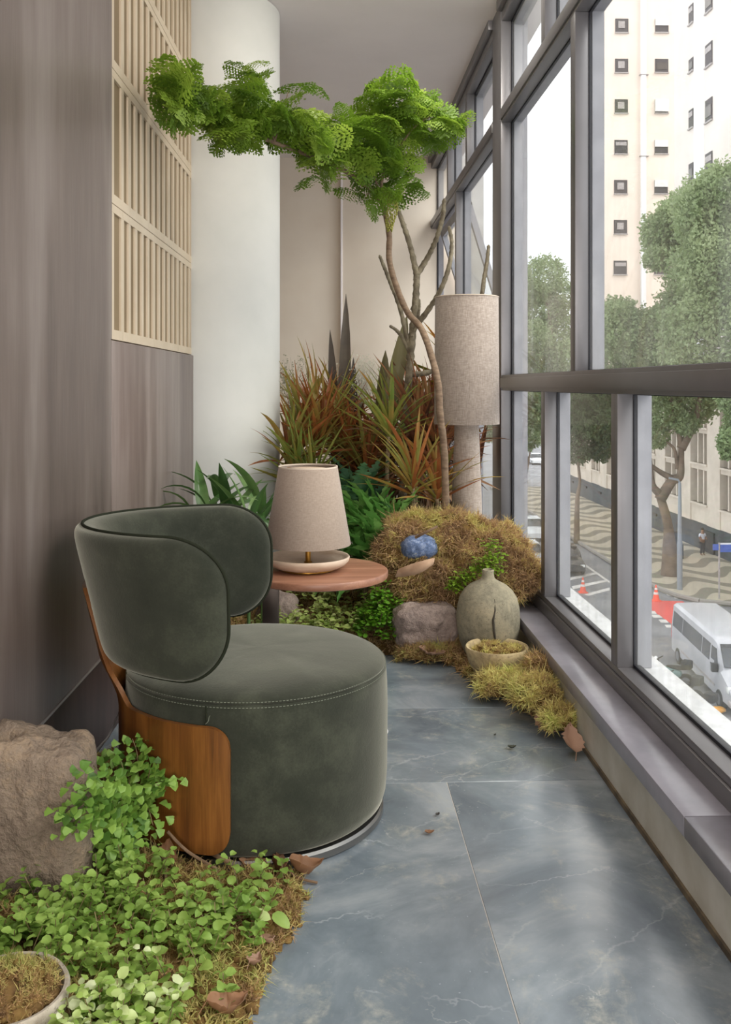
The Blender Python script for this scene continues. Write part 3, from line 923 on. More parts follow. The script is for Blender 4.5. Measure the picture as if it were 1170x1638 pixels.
M_mossR = moss_material('rusty_moss', RUST)
M_mossB = moss_material('golden_moss', BRIGHT, 11)

def strands(C, N, L, wd, spread=0.8, curl=0.5, lift=0.0):
    """C, N: (n,3) roots and normals -> verts, quads, tris of curved tapering sprigs"""
    n = len(C)
    def rn(): return rng.normal(size=(n, 3))
    D = N + spread * rn(); D /= np.linalg.norm(D, axis=1, keepdims=True)
    Ln = L * rng.uniform(0.5, 1.25, (n, 1))
    S = np.cross(D, rn()); S /= np.linalg.norm(S, axis=1, keepdims=True) + 1e-9
    W = S * wd * rng.uniform(0.6, 1.3, (n, 1)) / 2
    k1 = rn() * 0.22 * curl; k2 = rn() * 0.6 * curl
    p1 = C + (D * 0.55 + k1) * Ln
    p2 = C + (D * 0.9 + k1 * 1.2 + k2) * Ln
    p2[:, 2] += lift * Ln[:, 0]
    V = np.stack([C - W, C + W, p1 + W * 0.9, p1 - W * 0.9, p2], 1).reshape(-1, 3)
    b = (np.arange(n) * 5)[:, None]
    Q = b + np.array([[0, 1, 2, 3]]); T = b + np.array([[3, 2, 4]])
    return V, Q, T
_NOD = []
for k_ in range(5):
    b_ = MB().blob((0, 0, 0), (1, 1, 1), sub=2, amp=0.35, freq=1.6, seed=40 + k_)
    _NOD.append((np.array(b_.v), np.array(b_.f)))
def moss_from_mesh(name, base, n, L, wd, mat, parent=None, label=None, cat='moss', spread=0.8, curl=0.6, keep=None, nod=0.016, cover=1.5):
    """base: MB in world coordinates; it is covered with little cushions, and sprigs sprout from those"""
    V = np.array(base.v, float)
    tri = []
    for f in base.f:
        for k in range(1, len(f) - 1): tri.append((f[0], f[k], f[k + 1]))
    T = np.array(tri)
    A, B, Cc = V[T[:, 0]], V[T[:, 1]], V[T[:, 2]]
    nr = np.cross(B - A, Cc - A); ar = np.linalg.norm(nr, axis=1)
    nu = nr / (ar[:, None] + 1e-12)
    wgt = ar * (nu[:, 2] > -0.35)
    if keep is not None:
        wgt = wgt * np.array([1.0 if keep(p) else 0.0 for p in (A + B + Cc) / 3])
    m = int(cover * wgt.sum() / 2 / (3.14 * nod * nod)) + 8
    ix = rng.choice(len(T), size=m, p=wgt / wgt.sum())
    r1 = np.sqrt(rng.uniform(size=m)); r2 = rng.uniform(size=m)
    C = A[ix] * (1 - r1)[:, None] + B[ix] * (r1 * (1 - r2))[:, None] + Cc[ix] * (r1 * r2)[:, None]
    R = nod * rng.uniform(0.45, 1.25, m)
    C = C + nu[ix] * (R * 0.15)[:, None]
    # the cushions themselves
    VV, FF, o = [V], [], len(V)
    F4 = [f for f in base.f if len(f) == 4]; F3 = [f for f in base.f if len(f) == 3]
    if F4: FF.append(np.array(F4))
    if F3: FF.append(np.array(F3))
    for k in range(5):
        sel = np.arange(k, m, 5)
        if not len(sel): continue
        bv, bf = _NOD[k]
        th = rng.uniform(0, 2 * PI, len(sel)); c_, s_ = np.cos(th), np.sin(th)
        X = bv[None, :, 0] * c_[:, None] - bv[None, :, 1] * s_[:, None]
        Y = bv[None, :, 0] * s_[:, None] + bv[None, :, 1] * c_[:, None]
        W = np.stack([X, Y, np.broadcast_to(bv[None, :, 2] * 0.8, X.shape)], 2) * R[sel][:, None, None] * 0.85 + C[sel][:, None, :]
        VV.append(W.reshape(-1, 3))
        FF.append((bf[None] + (np.arange(len(sel)) * len(bv))[:, None, None] + o).reshape(-1, 3))
        o += len(sel) * len(bv)
    # sprigs
    w2 = R ** 2 / (R ** 2).sum()
    jx = rng.choice(m, size=n, p=w2)
    D = rng.normal(size=(n, 3)) + nu[ix][jx] * 1.1; D /= np.linalg.norm(D, axis=1, keepdims=True)
    SV, Q, Tt = strands(C[jx] + D * (R[jx] * 0.75)[:, None], D, L, wd, spread, curl)
    FF += [Q + o, Tt + o]; VV.append(SV)
    allV = np.concatenate(VV)
    allV[:, 2] = np.maximum(allV[:, 2], 0.001)
    if parent is None:
        loc = np.array([(V[:, 0].min() + V[:, 0].max()) / 2, (V[:, 1].min() + V[:, 1].max()) / 2, V[:, 2].min()])
    else:
        q = parent; loc = np.zeros(3)
        while q is not None: loc += np.array(q.location); q = q.parent
    me = mesh_np(name, allV - loc, FF, mat, True, M_mossbase, sum(len(f) for f in FF[:-2]))
    ob = bpy.data.objects.new(name, me); COL.objects.link(ob)
    ob.parent = parent
    if parent is None:
        ob.location = loc
        tag(ob, label, cat, kind='stuff')
    else: ob['kind'] = 'stuff'
    return ob
def bed(x0, x1, y0, y1, res, mask, hmax, seed):
    """low mounded ground: mask(x, y) = distance inside the edge (m)"""
    nx = int((x1 - x0) / res) + 1; ny = int((y1 - y0) / res) + 1
    mb = MB(); idx = {}
    for i in range(nx):
        for j in range(ny):
            x = x0 + i * res; y = y0 + j * res
            d = mask(x, y)
            if d > 0:
                h = sstep(0, 0.10, d) * (hmax(x, y) + 0.018 * mnoise.fractal(Vector((x * 9, y * 9, seed)), 1, 2, 3)) + 0.001
                idx[i, j] = len(mb.v); mb.v.append((x, y, max(h, 0.001)))
    for (i, j) in idx:
        q = [(i, j), (i + 1, j), (i + 1, j + 1), (i, j + 1)]
        if all(k in idx for k in q):
            mb.f.append([idx[k] for k in q]); mb.mi.append(0)
    return mb
def lerp_tab(tab, x):
    for (a, va), (b, vb) in zip(tab[:-1], tab[1:]):
        if x <= b: return va + (vb - va) * max(0, (x - a) / (b - a))
    return tab[-1][1]
# bed along the left wall in the foreground
EDGE_A = [(1.2, -0.20), (1.6, -0.165), (1.78, -0.145), (1.95, -0.105), (2.1, -0.06), (2.25, -0.045), (2.36, -0.075), (2.5, -0.15)]
def mask_a(x, y):
    d1 = lerp_tab(EDGE_A, y) - x + 0.02 * mnoise.noise(Vector((x * 14, y * 14, 2.0)))
    d2 = math.hypot(x - CX, y - CY) - 0.345
    d3 = 3.05 - y
    d4 = x - (LX(y) + 0.035)
    return min(d1, d2, d3, d4 + 0.05 if d4 > 0 else d4)
def h_a(x, y): return 0.028 + 0.03 * sstep(-0.15, -0.6, x) if False else 0.028 + 0.03 * sstep(0.0, 0.4, -0.2 - x)
bedA = bed(-0.80, 0.0, 1.25, 3.0, 0.018, mask_a, h_a, 1.0)
moss_from_mesh('moss', bedA, 42000, 0.018, 0.0028, M_mossA, label='olive and rust moss carpet on the floor around the foot of the green armchair', spread=0.8, curl=1.0, nod=0.014, cover=1.3)
# bed across the back of the balcony
EDGE_B = [(-0.8, 3.75), (-0.3, 4.12), (0.0, 4.20), (0.2, 4.20), (0.36, 4.16), (0.5, 4.03), (0.57, 3.84), (0.66, 3.60), (0.74, 3.38), (0.80, 3.20), (0.86, 3.05)]
def mask_b(x, y):
    d1 = y - lerp_tab(EDGE_B, x) + 0.03 * mnoise.noise(Vector((x * 12, y * 12, 5.0)))
    d2 = 6.6 - y; d3 = x - (LX(y) + 0.045) if y < 5.0 else x + 1.05
    d4 = 0.822 - x
    if d3 < 0 or d4 < 0 or math.hypot(x + 0.675, y - 5.36) < 0.435: return -1
    return min(d1 * 0.8, d2)
def h_b(x, y): return 0.035 + 0.06 * sstep(4.1, 4.9, y)
bedB = bed(-0.78, 0.845, 3.05, 6.6, 0.03, mask_b, h_b, 3.0)
moss_from_mesh('moss', bedB, 40000, 0.026, 0.0042, M_mossR, label='rust and yellow moss strip edging the planting bed at the far end', keep=lambda p: p[1] < 5.0, spread=0.8, curl=1.0, nod=0.02, cover=1.3)
# bright cushions of moss in front of the stone bowl, each its own clump
def clump(c, r, n, L, label, mat=M_mossB, seed=0, amp=0.25):
    b = MB().blob(c, r, sub=3, amp=amp, freq=2.2, seed=seed)
    b.v = [(min(p[0], 0.838 if p[2] < 0.22 else 9), p[1], max(p[2], 0.002)) for p in b.v]
    return moss_from_mesh('moss_clump', b, int(n * 1.1), L * 0.8, L * 0.12, mat, label=label, spread=0.8, curl=1.0, nod=0.014, cover=1.8)
def PZ(u, v, t):
    p = P(u, v, t); return (p.x, p.y, p.z)
clump(PZ(815, 1096, 3.62), (0.115, 0.08, 0.04), 5200, 0.03, 'golden moss cushion right in front of the stone bowl', seed=1)
clump(PZ(855, 1110, 3.42), (0.075, 0.09, 0.045), 5000, 0.03, 'yellow-green moss cushion against the white upstand below the sill', seed=2)
clump(PZ(893, 1150, 3.24), (0.045, 0.07, 0.03), 2600, 0.028, 'last small moss tuft of the trail along the sill', seed=3)
clump(PZ(868, 1072, 3.6), (0.05, 0.05, 0.045), 2400, 0.028, 'small brown moss ball wedged between the stone bowl and sill', M_mossR, 4)
clump(PZ(700, 1045, 4.12), (0.16, 0.07, 0.03), 4200, 0.03, 'low mossy ridge in front of the pink boulder', M_mossA, 5)
# moss heaped rock by the window
mc = P(722, 900, 4.42)
def mound_mesh():
    b = MB().blob((mc.x, mc.y + 0.04, 0.36), (0.335, 0.20, 0.215), sub=5, amp=0.2, freq=1.9, power=2.6, seed=21)
    c2 = P(838, 905, 4.25)
    b.blob((c2.x - 0.02, c2.y + 0.1, 0.325), (0.12, 0.14, 0.10), sub=4, amp=0.25, freq=2.0, seed=5)
    c3 = P(650, 938, 4.3)
    b.blob((c3.x + 0.10, c3.y + 0.06, 0.24), (0.20, 0.10, 0.07), sub=4, amp=0.25, freq=2.0, seed=9)
    def lump(p):
        q = Vector(p); k = 0.03 * mnoise.fractal(q * 13, 1, 2, 3)
        d = (q - Vector((mc.x, mc.y + 0.05, 0.3))).normalized()
        return tuple(q + d * k)
    b.v = [lump(p) for p in b.v]
    b.v = [(min(p[0], 0.94 if p[2] > 0.275 else 0.94), p[1], max(p[2], 0.205 if p[0] > 0.83 else 0.05)) for p in b.v]
    return b
blue_c = P(675, 884, 4.16)
mound = moss_from_mesh('moss_mound', mound_mesh(), 70000, 0.027, 0.0044, M_mossR, label='big heap of rust-brown and yellow moss over a rock beside the window', cat='moss mound', spread=0.8, curl=1.0, nod=0.022, cover=1.8,
                       keep=lambda p: not ((p[0] - blue_c.x) ** 2 / 0.0042 + (p[2] - blue_c.z) ** 2 / 0.0018 < 1 and p[1] < 4.4))
rock('blue_stone', 'blue speckled stone peeping out of the big moss heap', M_bluestone, (blue_c.x, blue_c.y + 0.135, blue_c.z), (0.084, 0.07, 0.056), sub=4, amp=0.10, freq=1.4, power=2.6, seed=33)
# moss in bowl and trough
moss_from_mesh('moss_filling', MB().blob((bx, by, 0.122), (0.088, 0.088, 0.03), sub=3, amp=0.25, freq=2.5, seed=6), 4000, 0.013, 0.0019, M_mossB, parent=None, nod=0.013, label='yellow-green moss heaped inside the sandy stone bowl')
moss_from_mesh('moss_filling', MB().blob((qx, qy, 0.098), (0.092, 0.092, 0.04), sub=3, amp=0.3, freq=2.5, seed=7), 7000, 0.013, 0.0014, M_mossA, parent=None, nod=0.010, cover=1.8, label='golden moss heaped inside the grey stone trough')

# ---- dry leaves, bark and twigs
M_dry = leafmat('dry_leaf', [(0.0, rgb(92, 62, 42)), (0.5, rgb(132, 94, 64)), (1.0, rgb(164, 124, 92))], 0.6, 0.15, 6)
M_drypink = leafmat('dry_leaf_pinkish', [(0.0, rgb(150, 116, 96)), (1.0, rgb(188, 152, 128))], 0.6, 0.15, 6)
M_bark = pbr('dry_bark', rgb(150, 118, 92), rgb(184, 152, 124), 14, 0.8, bump=0.4, bscale=50, stretch=(1, 1, 1))
M_twig = pbr('twig', rgb(96, 74, 54), rgb(130, 104, 78), 20, 0.8)
def dry_leaf_mesh(nm, seed, curl):
    mb = MB(); rr = random.Random(seed); rows, nr = [], []
    for i in range(13):
        s = i / 12
        wd = 0.30 * math.sin(PI * min(1, s ** 0.8)) ** 0.8 + 0.004
        row = []
        for j in range(7):
            q = -1 + j / 3
            z = curl * (s - 0.5) ** 2 * 1.6 + abs(q) ** 1.5 * wd * curl * 1.1 + 0.09 * mnoise.noise(Vector((s * 6, q * 2, seed))) * min(1, s * 3)
            row.append(Vector((s, q * wd * (1 + 0.16 * math.sin(s * 34 + q)), z)))
        rows.append(row); nr.append([Vector((0, 0, 1))] * 7)
    mb.shell(rows, nr, 0.012)
    mb.tube([(-0.18, 0, 0.02), (0.02, 0, curl * 0.4)], 0.012, 4)
    return mb
dry_me = {}
def dry_leaf(loc, size, rz, tilt, label, mat=None, seed=0, curl=0.5, roll=0.0):
    o = dry_leaf_mesh('dry_leaf', seed, curl).build('dry_leaf', mat or M_dry, None, smooth=60)
    # recentre on origin then place
    o.scale = (size, size, size)
    o.location = loc
    o.rotation_euler = (roll, tilt, rz)
    tag(o, label, 'dry leaf')
    return o
def G0(u, v, z=0.0):
    t = (EYE - z) * FPX / (v - 616.0); return P(u, v, t)
def LF(u, v, z, *a, **k): return dry_leaf(G0(u, v, z), *a, **k)
LF(482, 1398, 0.012, 0.09, 0.3, 0.15, 'curled dark brown dry leaf lying on the slate beside the chair ring', None, 1, 1.0)
LF(440, 1392, 0.02, 0.08, 1.6, 0.1, 'dry brown leaf standing up at the chair front, left of the curled one', None, 2, 0.8, 0.7)
LF(408, 1386, 0.02, 0.07, 2.9, 0.0, 'orange-brown dry leaf tucked under the front of the chair drum', M_dry, 3, 0.5)
LF(355, 1622, 0.045, 0.08, 0.4, 0.1, 'crumpled brown dry leaf in the moss at the bottom edge', None, 4, 0.9)
LF(405, 1545, 0.03, 0.05, 1.2, 0.2, 'small pinkish dry leaf on the edge of the creeping plant bed', M_drypink, 5, 0.7)
LF(430, 1510, 0.03, 0.045, 2.2, 0.2, 'tiny pinkish leaf scrap by the slate edge of the moss', M_drypink, 6, 0.7)
LF(876, 1165, 0.02, 0.11, 5.3, 0.2, 'pinkish wavy dry leaf leaning on the last moss tuft', M_drypink, 7, 0.8, 0.5)
LF(915, 1190, 0.03, 0.12, 1.5, -0.5, 'pointed tan dry leaf propped against the white upstand', M_drypink, 8, 0.4, 0.3)
LF(686, 1048, 0.045, 0.12, 5.9, 0.1, 'folded tan dry leaf in the moss before the pink boulder', M_drypink, 9, 0.5)
LF(655, 1026, 0.05, 0.06, 0.8, 0.1, 'pale dry leaf left of the folded one in the far moss', M_drypink, 10, 0.7)
LF(288, 1350, 0.05, 0.09, 0.8, 0.2, 'brown dry leaf at the foot of the walnut shell', None, 12, 0.6)
LF(262, 1378, 0.05, 0.08, 1.7, -0.3, 'reddish dry leaf standing in the moss below the walnut shell', None, 13, 0.8, 0.5)
LF(686, 1333, 0.003, 0.028, 0.2, 0.0, 'tiny brown leaf scrap alone on the slate floor right of the chair', None, 14, 0.6)
LF(818, 1197, 0.004, 0.03, 0.1, 0.0, 'small dark leaf scrap on the slate in front of the moss trail', pbr('scrap', rgb(60, 62, 48), None), 15, 0.7)
LF(700, 1304, 0.003, 0.018, 0.9, 0.0, 'dark crumb of leaf beside the slate joint', pbr('scrap', rgb(52, 46, 40), None), 16, 0.7)
LF(792, 1176, 0.003, 0.014, 0.9, 0.0, 'little dark leaf crumb further up the slate floor', pbr('scrap', rgb(56, 56, 44), None), 17, 0.7)
# curled bark strip on the mound
b0 = smoothpath([P(634, 917, 4.08), P(655, 912, 4.05), P(676, 906, 4.04), P(694, 898, 4.06)], 5)
rows, nr = [], []
for i, p in enumerate(b0):
    s = i / (len(b0) - 1); wd = 0.016 + 0.012 * math.sin(PI * s)
    rows.append([Vector(p) + Vector((0.004 * q, -0.02 * math.cos(q * 1.2), wd * math.sin(q * 1.1))) for q in (-1.2, -0.6, 0, 0.6, 1.2)])
    nr.append([Vector((0, -math.cos(q), math.sin(q))) for q in (-1.2, -0.6, 0, 0.6, 1.2)])
br = MB().shell(rows, nr, 0.006).build('bark_strip', M_bark, None, smooth=60); tag(br, 'curled pale bark strip lying under the blue stone', 'bark')
def twig(pts, r, label):
    o = MB().tube(smoothpath(pts, 4), r, 6).build('twig', M_twig, None, smooth=60); return tag(o, label, 'twig')
twig([G0(268, 1330, 0.12), G0(300, 1362, 0.07), G0(350, 1392, 0.04)], 0.004, 'thin brown twig running from the walnut shell across the moss')
twig([G0(262, 1370, 0.10), G0(264, 1400, 0.05), G0(266, 1420, 0.03)], 0.0055, 'short broken stick standing below the walnut shell')
twig([G0(455, 1390, 0.03), G0(480, 1405, 0.012), G0(508, 1412, 0.006)], 0.0035, 'thin dark twig under the curled leaf on the slate')
twig([P(665, 860, 4.12), P(680, 852, 4.10), P(700, 842, 4.12)], 0.006, 'reddish twig lying on top of the moss heap')
twig([G0(318, 1352, 0.06), G0(352, 1372, 0.045), G0(372, 1380, 0.035)], 0.006, 'flat piece of stick along the bottom of the walnut shell')

# ---- cable behind the chair
M_cable = pbr('grey_cable', rgb(178, 176, 178), None, rough=0.4)
o = MB().tube(smoothpath([P(196, 1128, 2.86), P(183, 1158, 2.84), P(172, 1180, 2.8), P(152, 1205, 2.7), P(140, 1240, 2.6), P(146, 1290, 2.55)], 6), 0.004, 8).build('power_cable', M_cable, None, smooth=180)
tag(o, 'grey cable hanging between the brown wall and the chair', 'cable')
wc = G0(612, 1170, 0.0)
M_white = pbr('white_cord', rgb(226, 226, 224), None, rough=0.5)
o = MB().tube(smoothpath([(wc.x - 0.22, wc.y + 0.05, 0.004), (wc.x - 0.08, wc.y + 0.10, 0.004), (wc.x + 0.0, wc.y + 0.05, 0.004), (wc.x + 0.012, wc.y - 0.03, 0.004), (wc.x - 0.05, wc.y - 0.08, 0.004)], 8), 0.004, 8).build('lamp_cord', M_white, None, smooth=180)
tag(o, 'white cord looping on the slate just right of the armchair', 'cord')

# ================================================================ LEAF SHAPES
def strip_leaf(name, mat, width, arch, fold=0.25, nseg=8, prof=None, twist=0.0, wave=0.0, seed=0, half=2):
    """leaf of length 1 along X, arching down in -Z; width = full width at the widest"""
    prof = prof or (lambda s: math.sin(PI * min(1.0, s ** 0.75)) ** 0.75)
    V, Q = [], []
    x = z = 0.0; ang = 0.0
    nc = 2 * half + 1
    for i in range(nseg + 1):
        s = i / nseg
        wd = width / 2 * max(0.02, prof(s))
        tw = twist * s
        for j in range(nc):
            q = -1 + j / half
            yy = q * wd; zz = abs(q) * wd * fold + wave * wd * math.sin(s * 17 + q * 2 + seed)
            y2 = yy * math.cos(tw) - zz * math.sin(tw); z2 = yy * math.sin(tw) + zz * math.cos(tw)
            V.append((x - z2 * math.sin(ang), y2, z + z2 * math.cos(ang)))
        ang -= arch / nseg
        x += math.cos(ang) / nseg; z += math.sin(ang) / nseg
    for i in range(nseg):
        for j in range(nc - 1):
            a = i * nc + j
            Q.append((a, a + nc, a + nc + 1, a + 1))
    return mesh_np(name, V, [np.array(Q)], mat, True)
def spear(s): return min(1.0, 0.5 + s * 2.2) * (1 - s ** 2.2) ** 0.9
def rosette(root, c, n, meshes, L, el0, el1, name='leaf', axis=(0, 0, 1), jit=0.25, az0=0.0, r0=0.012, ws=1.0, hgt=0.10):
    """leaves round a stem tip: el0 at the centre to el1 outside (degrees above the horizon)"""
    for k in range(n):
        s = (k + 0.5) / n
        az = az0 + k * 2.39996 + random.uniform(-jit, jit)
        el = math.radians(el0 + (el1 - el0) * s + random.uniform(-7, 7))
        d = Vector((math.cos(az) * math.cos(el), math.sin(az) * math.cos(el), math.sin(el)))
        pos = Vector(c) + Vector((math.cos(az) * r0, math.sin(az) * r0, -hgt * s))
        l_ = L * random.uniform(0.75, 1.15)
        for _ in range(4):              # leaves bend away from the wall, the column and the glass
            tip = pos + d * l_ * 0.95
            if tip.y < 5.1 and tip.x < LX(tip.y) + 0.03: d.x = abs(d.x) * 0.5 + 0.1
            elif tip.x > 0.93: d.x = -abs(d.x) * 0.5
            elif math.hypot(tip.x + 0.675, tip.y - 5.36) < 0.43: d = (d + 0.8 * Vector((tip.x + 0.675, tip.y - 5.36, 0)).normalized()).normalized()
            else: break
            d.normalize()
        inst(name, random.choice(meshes), root, frame_mat(pos, d, (0, 0, 1), random.uniform(-0.5, 0.5), (l_, l_ * ws, l_)))

# ================================================================ SPIKY RED-GREEN BUSHES
CORD = [(0.0, rgb(122, 74, 46)), (0.3, rgb(176, 108, 62)), (0.5, rgb(166, 138, 70)), (0.72, rgb(138, 142, 70)), (1.0, rgb(190, 150, 88))]
REDD = [(0.0, rgb(112, 78, 64)), (0.35, rgb(160, 104, 76)), (0.6, rgb(178, 126, 88)), (0.8, rgb(146, 126, 80)), (1.0, rgb(206, 122, 82))]
GRNC = [(0.0, rgb(150, 136, 64)), (0.4, rgb(144, 156, 76)), (0.7, rgb(116, 140, 66)), (1.0, rgb(186, 140, 76))]
M_cord = leafmat('bronze_green_blade', CORD, 0.5, 0.3)
M_red = leafmat('reddish_blade', REDD, 0.5, 0.3)
M_grnc = leafmat('olive_green_blade', GRNC, 0.5, 0.3)
M_cane = pbr('pale_cane', rgb(160, 142, 112), rgb(120, 100, 74), 18, 0.8, stretch=(1, 1, 6), bump=0.3, bscale=50)
def blades(nm, mat): return [strip_leaf(nm, mat, wd, ar, 0.35, 6, spear, tw) for wd, ar, tw in ((0.075, 0.15, 0.3), (0.066, 0.4, -0.4), (0.08, 0.7, 0.5))]
B_cord, B_red, B_grn = blades('leaf', M_cord), blades('leaf', M_red), blades('leaf', M_grnc)
def cane_bush(label, canes, meshes, n, L, ws=1.0, el0=86, el1=18, base=None):
    """canes: list of (tip point, ground point)"""
    g = base or canes[0][1]
    root = thing('spiky_cordyline', label, 'plant', (g[0], g[1], 0.04))
    for k, (tip, gr) in enumerate(canes):
        mid = (Vector(tip) + Vector(gr)) / 2 + Vector((random.uniform(-.02, .02), random.uniform(-.02, .02), 0))
        MB().tube(smoothpath([Vector(gr), mid, Vector(tip)], 5), 0.011, 8).build('cane', M_cane, root, smooth=60)
        rosette(root, tip, n, meshes, L * random.uniform(0.9, 1.1), el0, el1, ws=ws, az0=k * 1.3)
    return root
def cane(u, v, t, du=0.0):
    a = P(u, v, t); return (a, Vector((a.x + du, a.y, 0.04)))
cane_bush('bronze and green spiky bush between the white column and the lamp shade', [cane(512, 690, 5.35), cane(478, 700, 5.45), cane(545, 700, 5.5), cane(500, 655, 5.6), cane(462, 720, 5.25), cane(535, 655, 5.7)], B_cord, 44, 0.40)
cane_bush('green spiky tuft low against the white column', [cane(474, 748, 5.1), cane(500, 760, 5.0)], B_grn, 34, 0.36, ws=0.9)
cane_bush('spiky rosette on a single pale cane in the middle of the planting', [cane(623, 676, 4.95, 0.0)], B_grn, 38, 0.40, ws=0.95, el0=88, el1=25)
cane_bush('reddish spiky bush just left of the oatmeal floor lamp', [cane(690, 660, 5.35), cane(668, 690, 5.2), cane(712, 690, 5.5), cane(655, 650, 5.6), cane(700, 720, 5.15)], B_red, 42, 0.42)
cane_bush('low olive spiky rosette in front of the red bush', [cane(660, 760, 4.75), cane(700, 775, 4.85)], B_cord, 34, 0.34)
cane_bush('spiky plant with orange tips showing right of the floor lamp column', [cane(766, 740, 5.5)], B_red, 40, 0.36)
cane_bush('bronze spiky plant in the shade behind the green fern', [cane(588, 745, 5.3), cane(560, 720, 5.5), cane(610, 720, 5.6)], B_cord, 40, 0.38)
# dry brown hanging blades that fill the shade below the rosettes
M_deadb = leafmat('dry_brown_blade', [(0.0, rgb(88, 66, 52)), (0.5, rgb(132, 98, 74)), (1.0, rgb(172, 134, 100))], 0.6, 0.2)
B_dead = [strip_leaf('leaf', M_deadb, wd, ar, 0.4, 6, spear, tw) for wd, ar, tw in ((0.06, 0.5, 0.6), (0.05, 0.9, -0.7))]
for lab, pts in (('thicket of dry brown hanging blades under the red bush, left of the floor lamp column', ((672, 705, 5.25), (700, 730, 5.3), (715, 705, 5.4), (655, 735, 5.35), (688, 680, 5.45))),
                 ('thicket of dry brown hanging blades behind the green ferns', ((570, 700, 5.75), (600, 715, 5.7), (630, 720, 5.6), (545, 710, 5.8), (615, 690, 5.85), (585, 735, 5.7)))):
    q0 = P(*pts[0])
    root = thing('dry_cordyline', lab, 'plant', (q0.x, q0.y, 0.04))
    for k, q in enumerate(pts):
        c = P(*q)
        MB().tube([(c.x, c.y, 0.04), c], 0.011, 8).build('cane', M_cane, root, smooth=60)
        rosette(root, c, 40, B_dead, 0.40, 60, -85, hgt=0.22, r0=0.02, az0=k, ws=1.2)
# yellow-striped broad blades behind the lamp
M_croton = leafmat('yellow_green_blade', [(0.0, rgb(92, 104, 36)), (0.5, rgb(176, 150, 40)), (1.0, rgb(196, 106, 48))], 0.4, 0.35, 14)
BR = [strip_leaf('leaf', M_croton, wd, ar, 0.25, 8) for wd, ar in ((0.16, 0.3), (0.2, 0.8))]
cp = P(742, 600, 5.45)
root = thing('yellow_leaf_plant', 'plant with broad yellow-green blades rising left of the floor lamp shade', 'plant', (cp.x, cp.y, 0.04))
MB().tube([(cp.x, cp.y, 0.04), (cp.x - 0.02, cp.y, 0.6), (cp.x, cp.y, 1.22)], 0.012, 8).build('stem', M_cane, root, smooth=60)
rosette(root, (cp.x - 0.03, cp.y, 1.27), 14, BR, 0.36, 88, 15)
rosette(root, (cp.x + 0.03, cp.y, 0.92), 10, BR, 0.30, 60, -10)
# dark upright swords
M_sword = leafmat('dusky_sword', [(0.0, rgb(60, 52, 46)), (0.6, rgb(80, 70, 60)), (1.0, rgb(96, 86, 70))], 0.5, 0.1)
M_sword2 = leafmat('olive_sword', [(0.0, rgb(112, 106, 72)), (1.0, rgb(132, 124, 88))], 0.5, 0.1)
def sword(mat, wd, ar): return strip_leaf('blade', mat, wd, ar, 0.5, 10, lambda s: min(1.0, 0.75 + s) * (1 - s ** 5), 0.3)
sp = P(545, 760, 5.75)
root = thing('sword_plant', 'dark plant of tall upright sword blades standing behind the bronze bush', 'plant', (sp.x, sp.y, 0.04))
def blade_between(root, mat, a, b, wd, ar=0.08, roll=0.0):
    d = Vector(b) - Vector(a); L = d.length
    inst('blade', sword(mat, wd / L, ar), root, frame_mat(a, d, (0, -1, 0), roll, (L, L, L)))
blade_between(root, M_sword, P(546, 800, 5.75), P(554, 468, 5.75), 0.085)
blade_between(root, M_sword, P(541, 800, 5.7), P(528, 528, 5.75), 0.07, -0.1)
blade_between(root, M_sword, P(556, 800, 5.7), P(566, 570, 5.8), 0.08)
sp2 = P(620, 720, 5.5)
root = thing('sword_plant', 'broad olive sword blades rising beside the knobby trunk', 'plant', (sp2.x, sp2.y, 0.04))
blade_between(root, M_sword2, P(612, 700, 5.4), P(652, 503, 5.4), 0.10)
blade_between(root, M_sword2, P(606, 700, 5.45), P(617, 560, 5.45), 0.08, 0.0)

# ================================================================ GLOSSY PLANTS
M_glossy = leafmat('dark_glossy_leaf', [(0.0, rgb(54, 84, 46)), (0.5, rgb(80, 116, 60)), (1.0, rgb(122, 150, 92))], 0.28, 0.2, 9, spec=0.6)
GL = [strip_leaf('leaf', M_glossy, wd, ar, 0.3, 9, lambda s: math.sin(PI * min(1, s ** 0.7)) ** 0.9, 0.3) for wd, ar in ((0.15, 0.9), (0.13, 1.5), (0.17, 0.5), (0.14, 2.0))]
gp = P(350, 850, 4.25)
root = thing('strappy_green_plant', 'dark green strappy-leaved plant between the brown wall and column, behind the armchair', 'plant', (gp.x, gp.y, 0.04))
for k, (u, v, t, n) in enumerate(((303, 838, 4.2, 12), (330, 828, 4.1, 15), (365, 830, 4.2, 15), (398, 832, 4.1, 14), (420, 815, 4.3, 10), (345, 800, 4.4, 10))):
    c = P(u, v, t)
    MB().tube([(c.x, c.y, 0.05), c], 0.008, 6).build('stem', M_glossy, root, smooth=60)
    rosette(root, c, n, GL, 0.31, 80, 8, r0=0.01, hgt=0.12, az0=k)
M_fern = leafmat('bright_glossy_frond', [(0.0, rgb(80, 130, 60)), (0.5, rgb(110, 166, 80)), (1.0, rgb(152, 198, 112))], 0.3, 0.25, 12, spec=0.6)
M_ferndk = leafmat('deep_green_frond', [(0.0, rgb(56, 94, 66)), (0.6, rgb(80, 122, 86)), (1.0, rgb(104, 144, 104))], 0.4, 0.2, 12)
def lobed(s): return (math.sin(PI * min(1, s ** 0.6)) ** 0.7) * (0.62 + 0.38 * abs(math.sin(s * 26)))
FR = [strip_leaf('frond', M_fern, wd, ar, 0.2, 26, lobed, 0.2, 0.25, k) for k, (wd, ar) in enumerate(((0.20, 0.5), (0.23, 1.0), (0.19, 1.5)))]
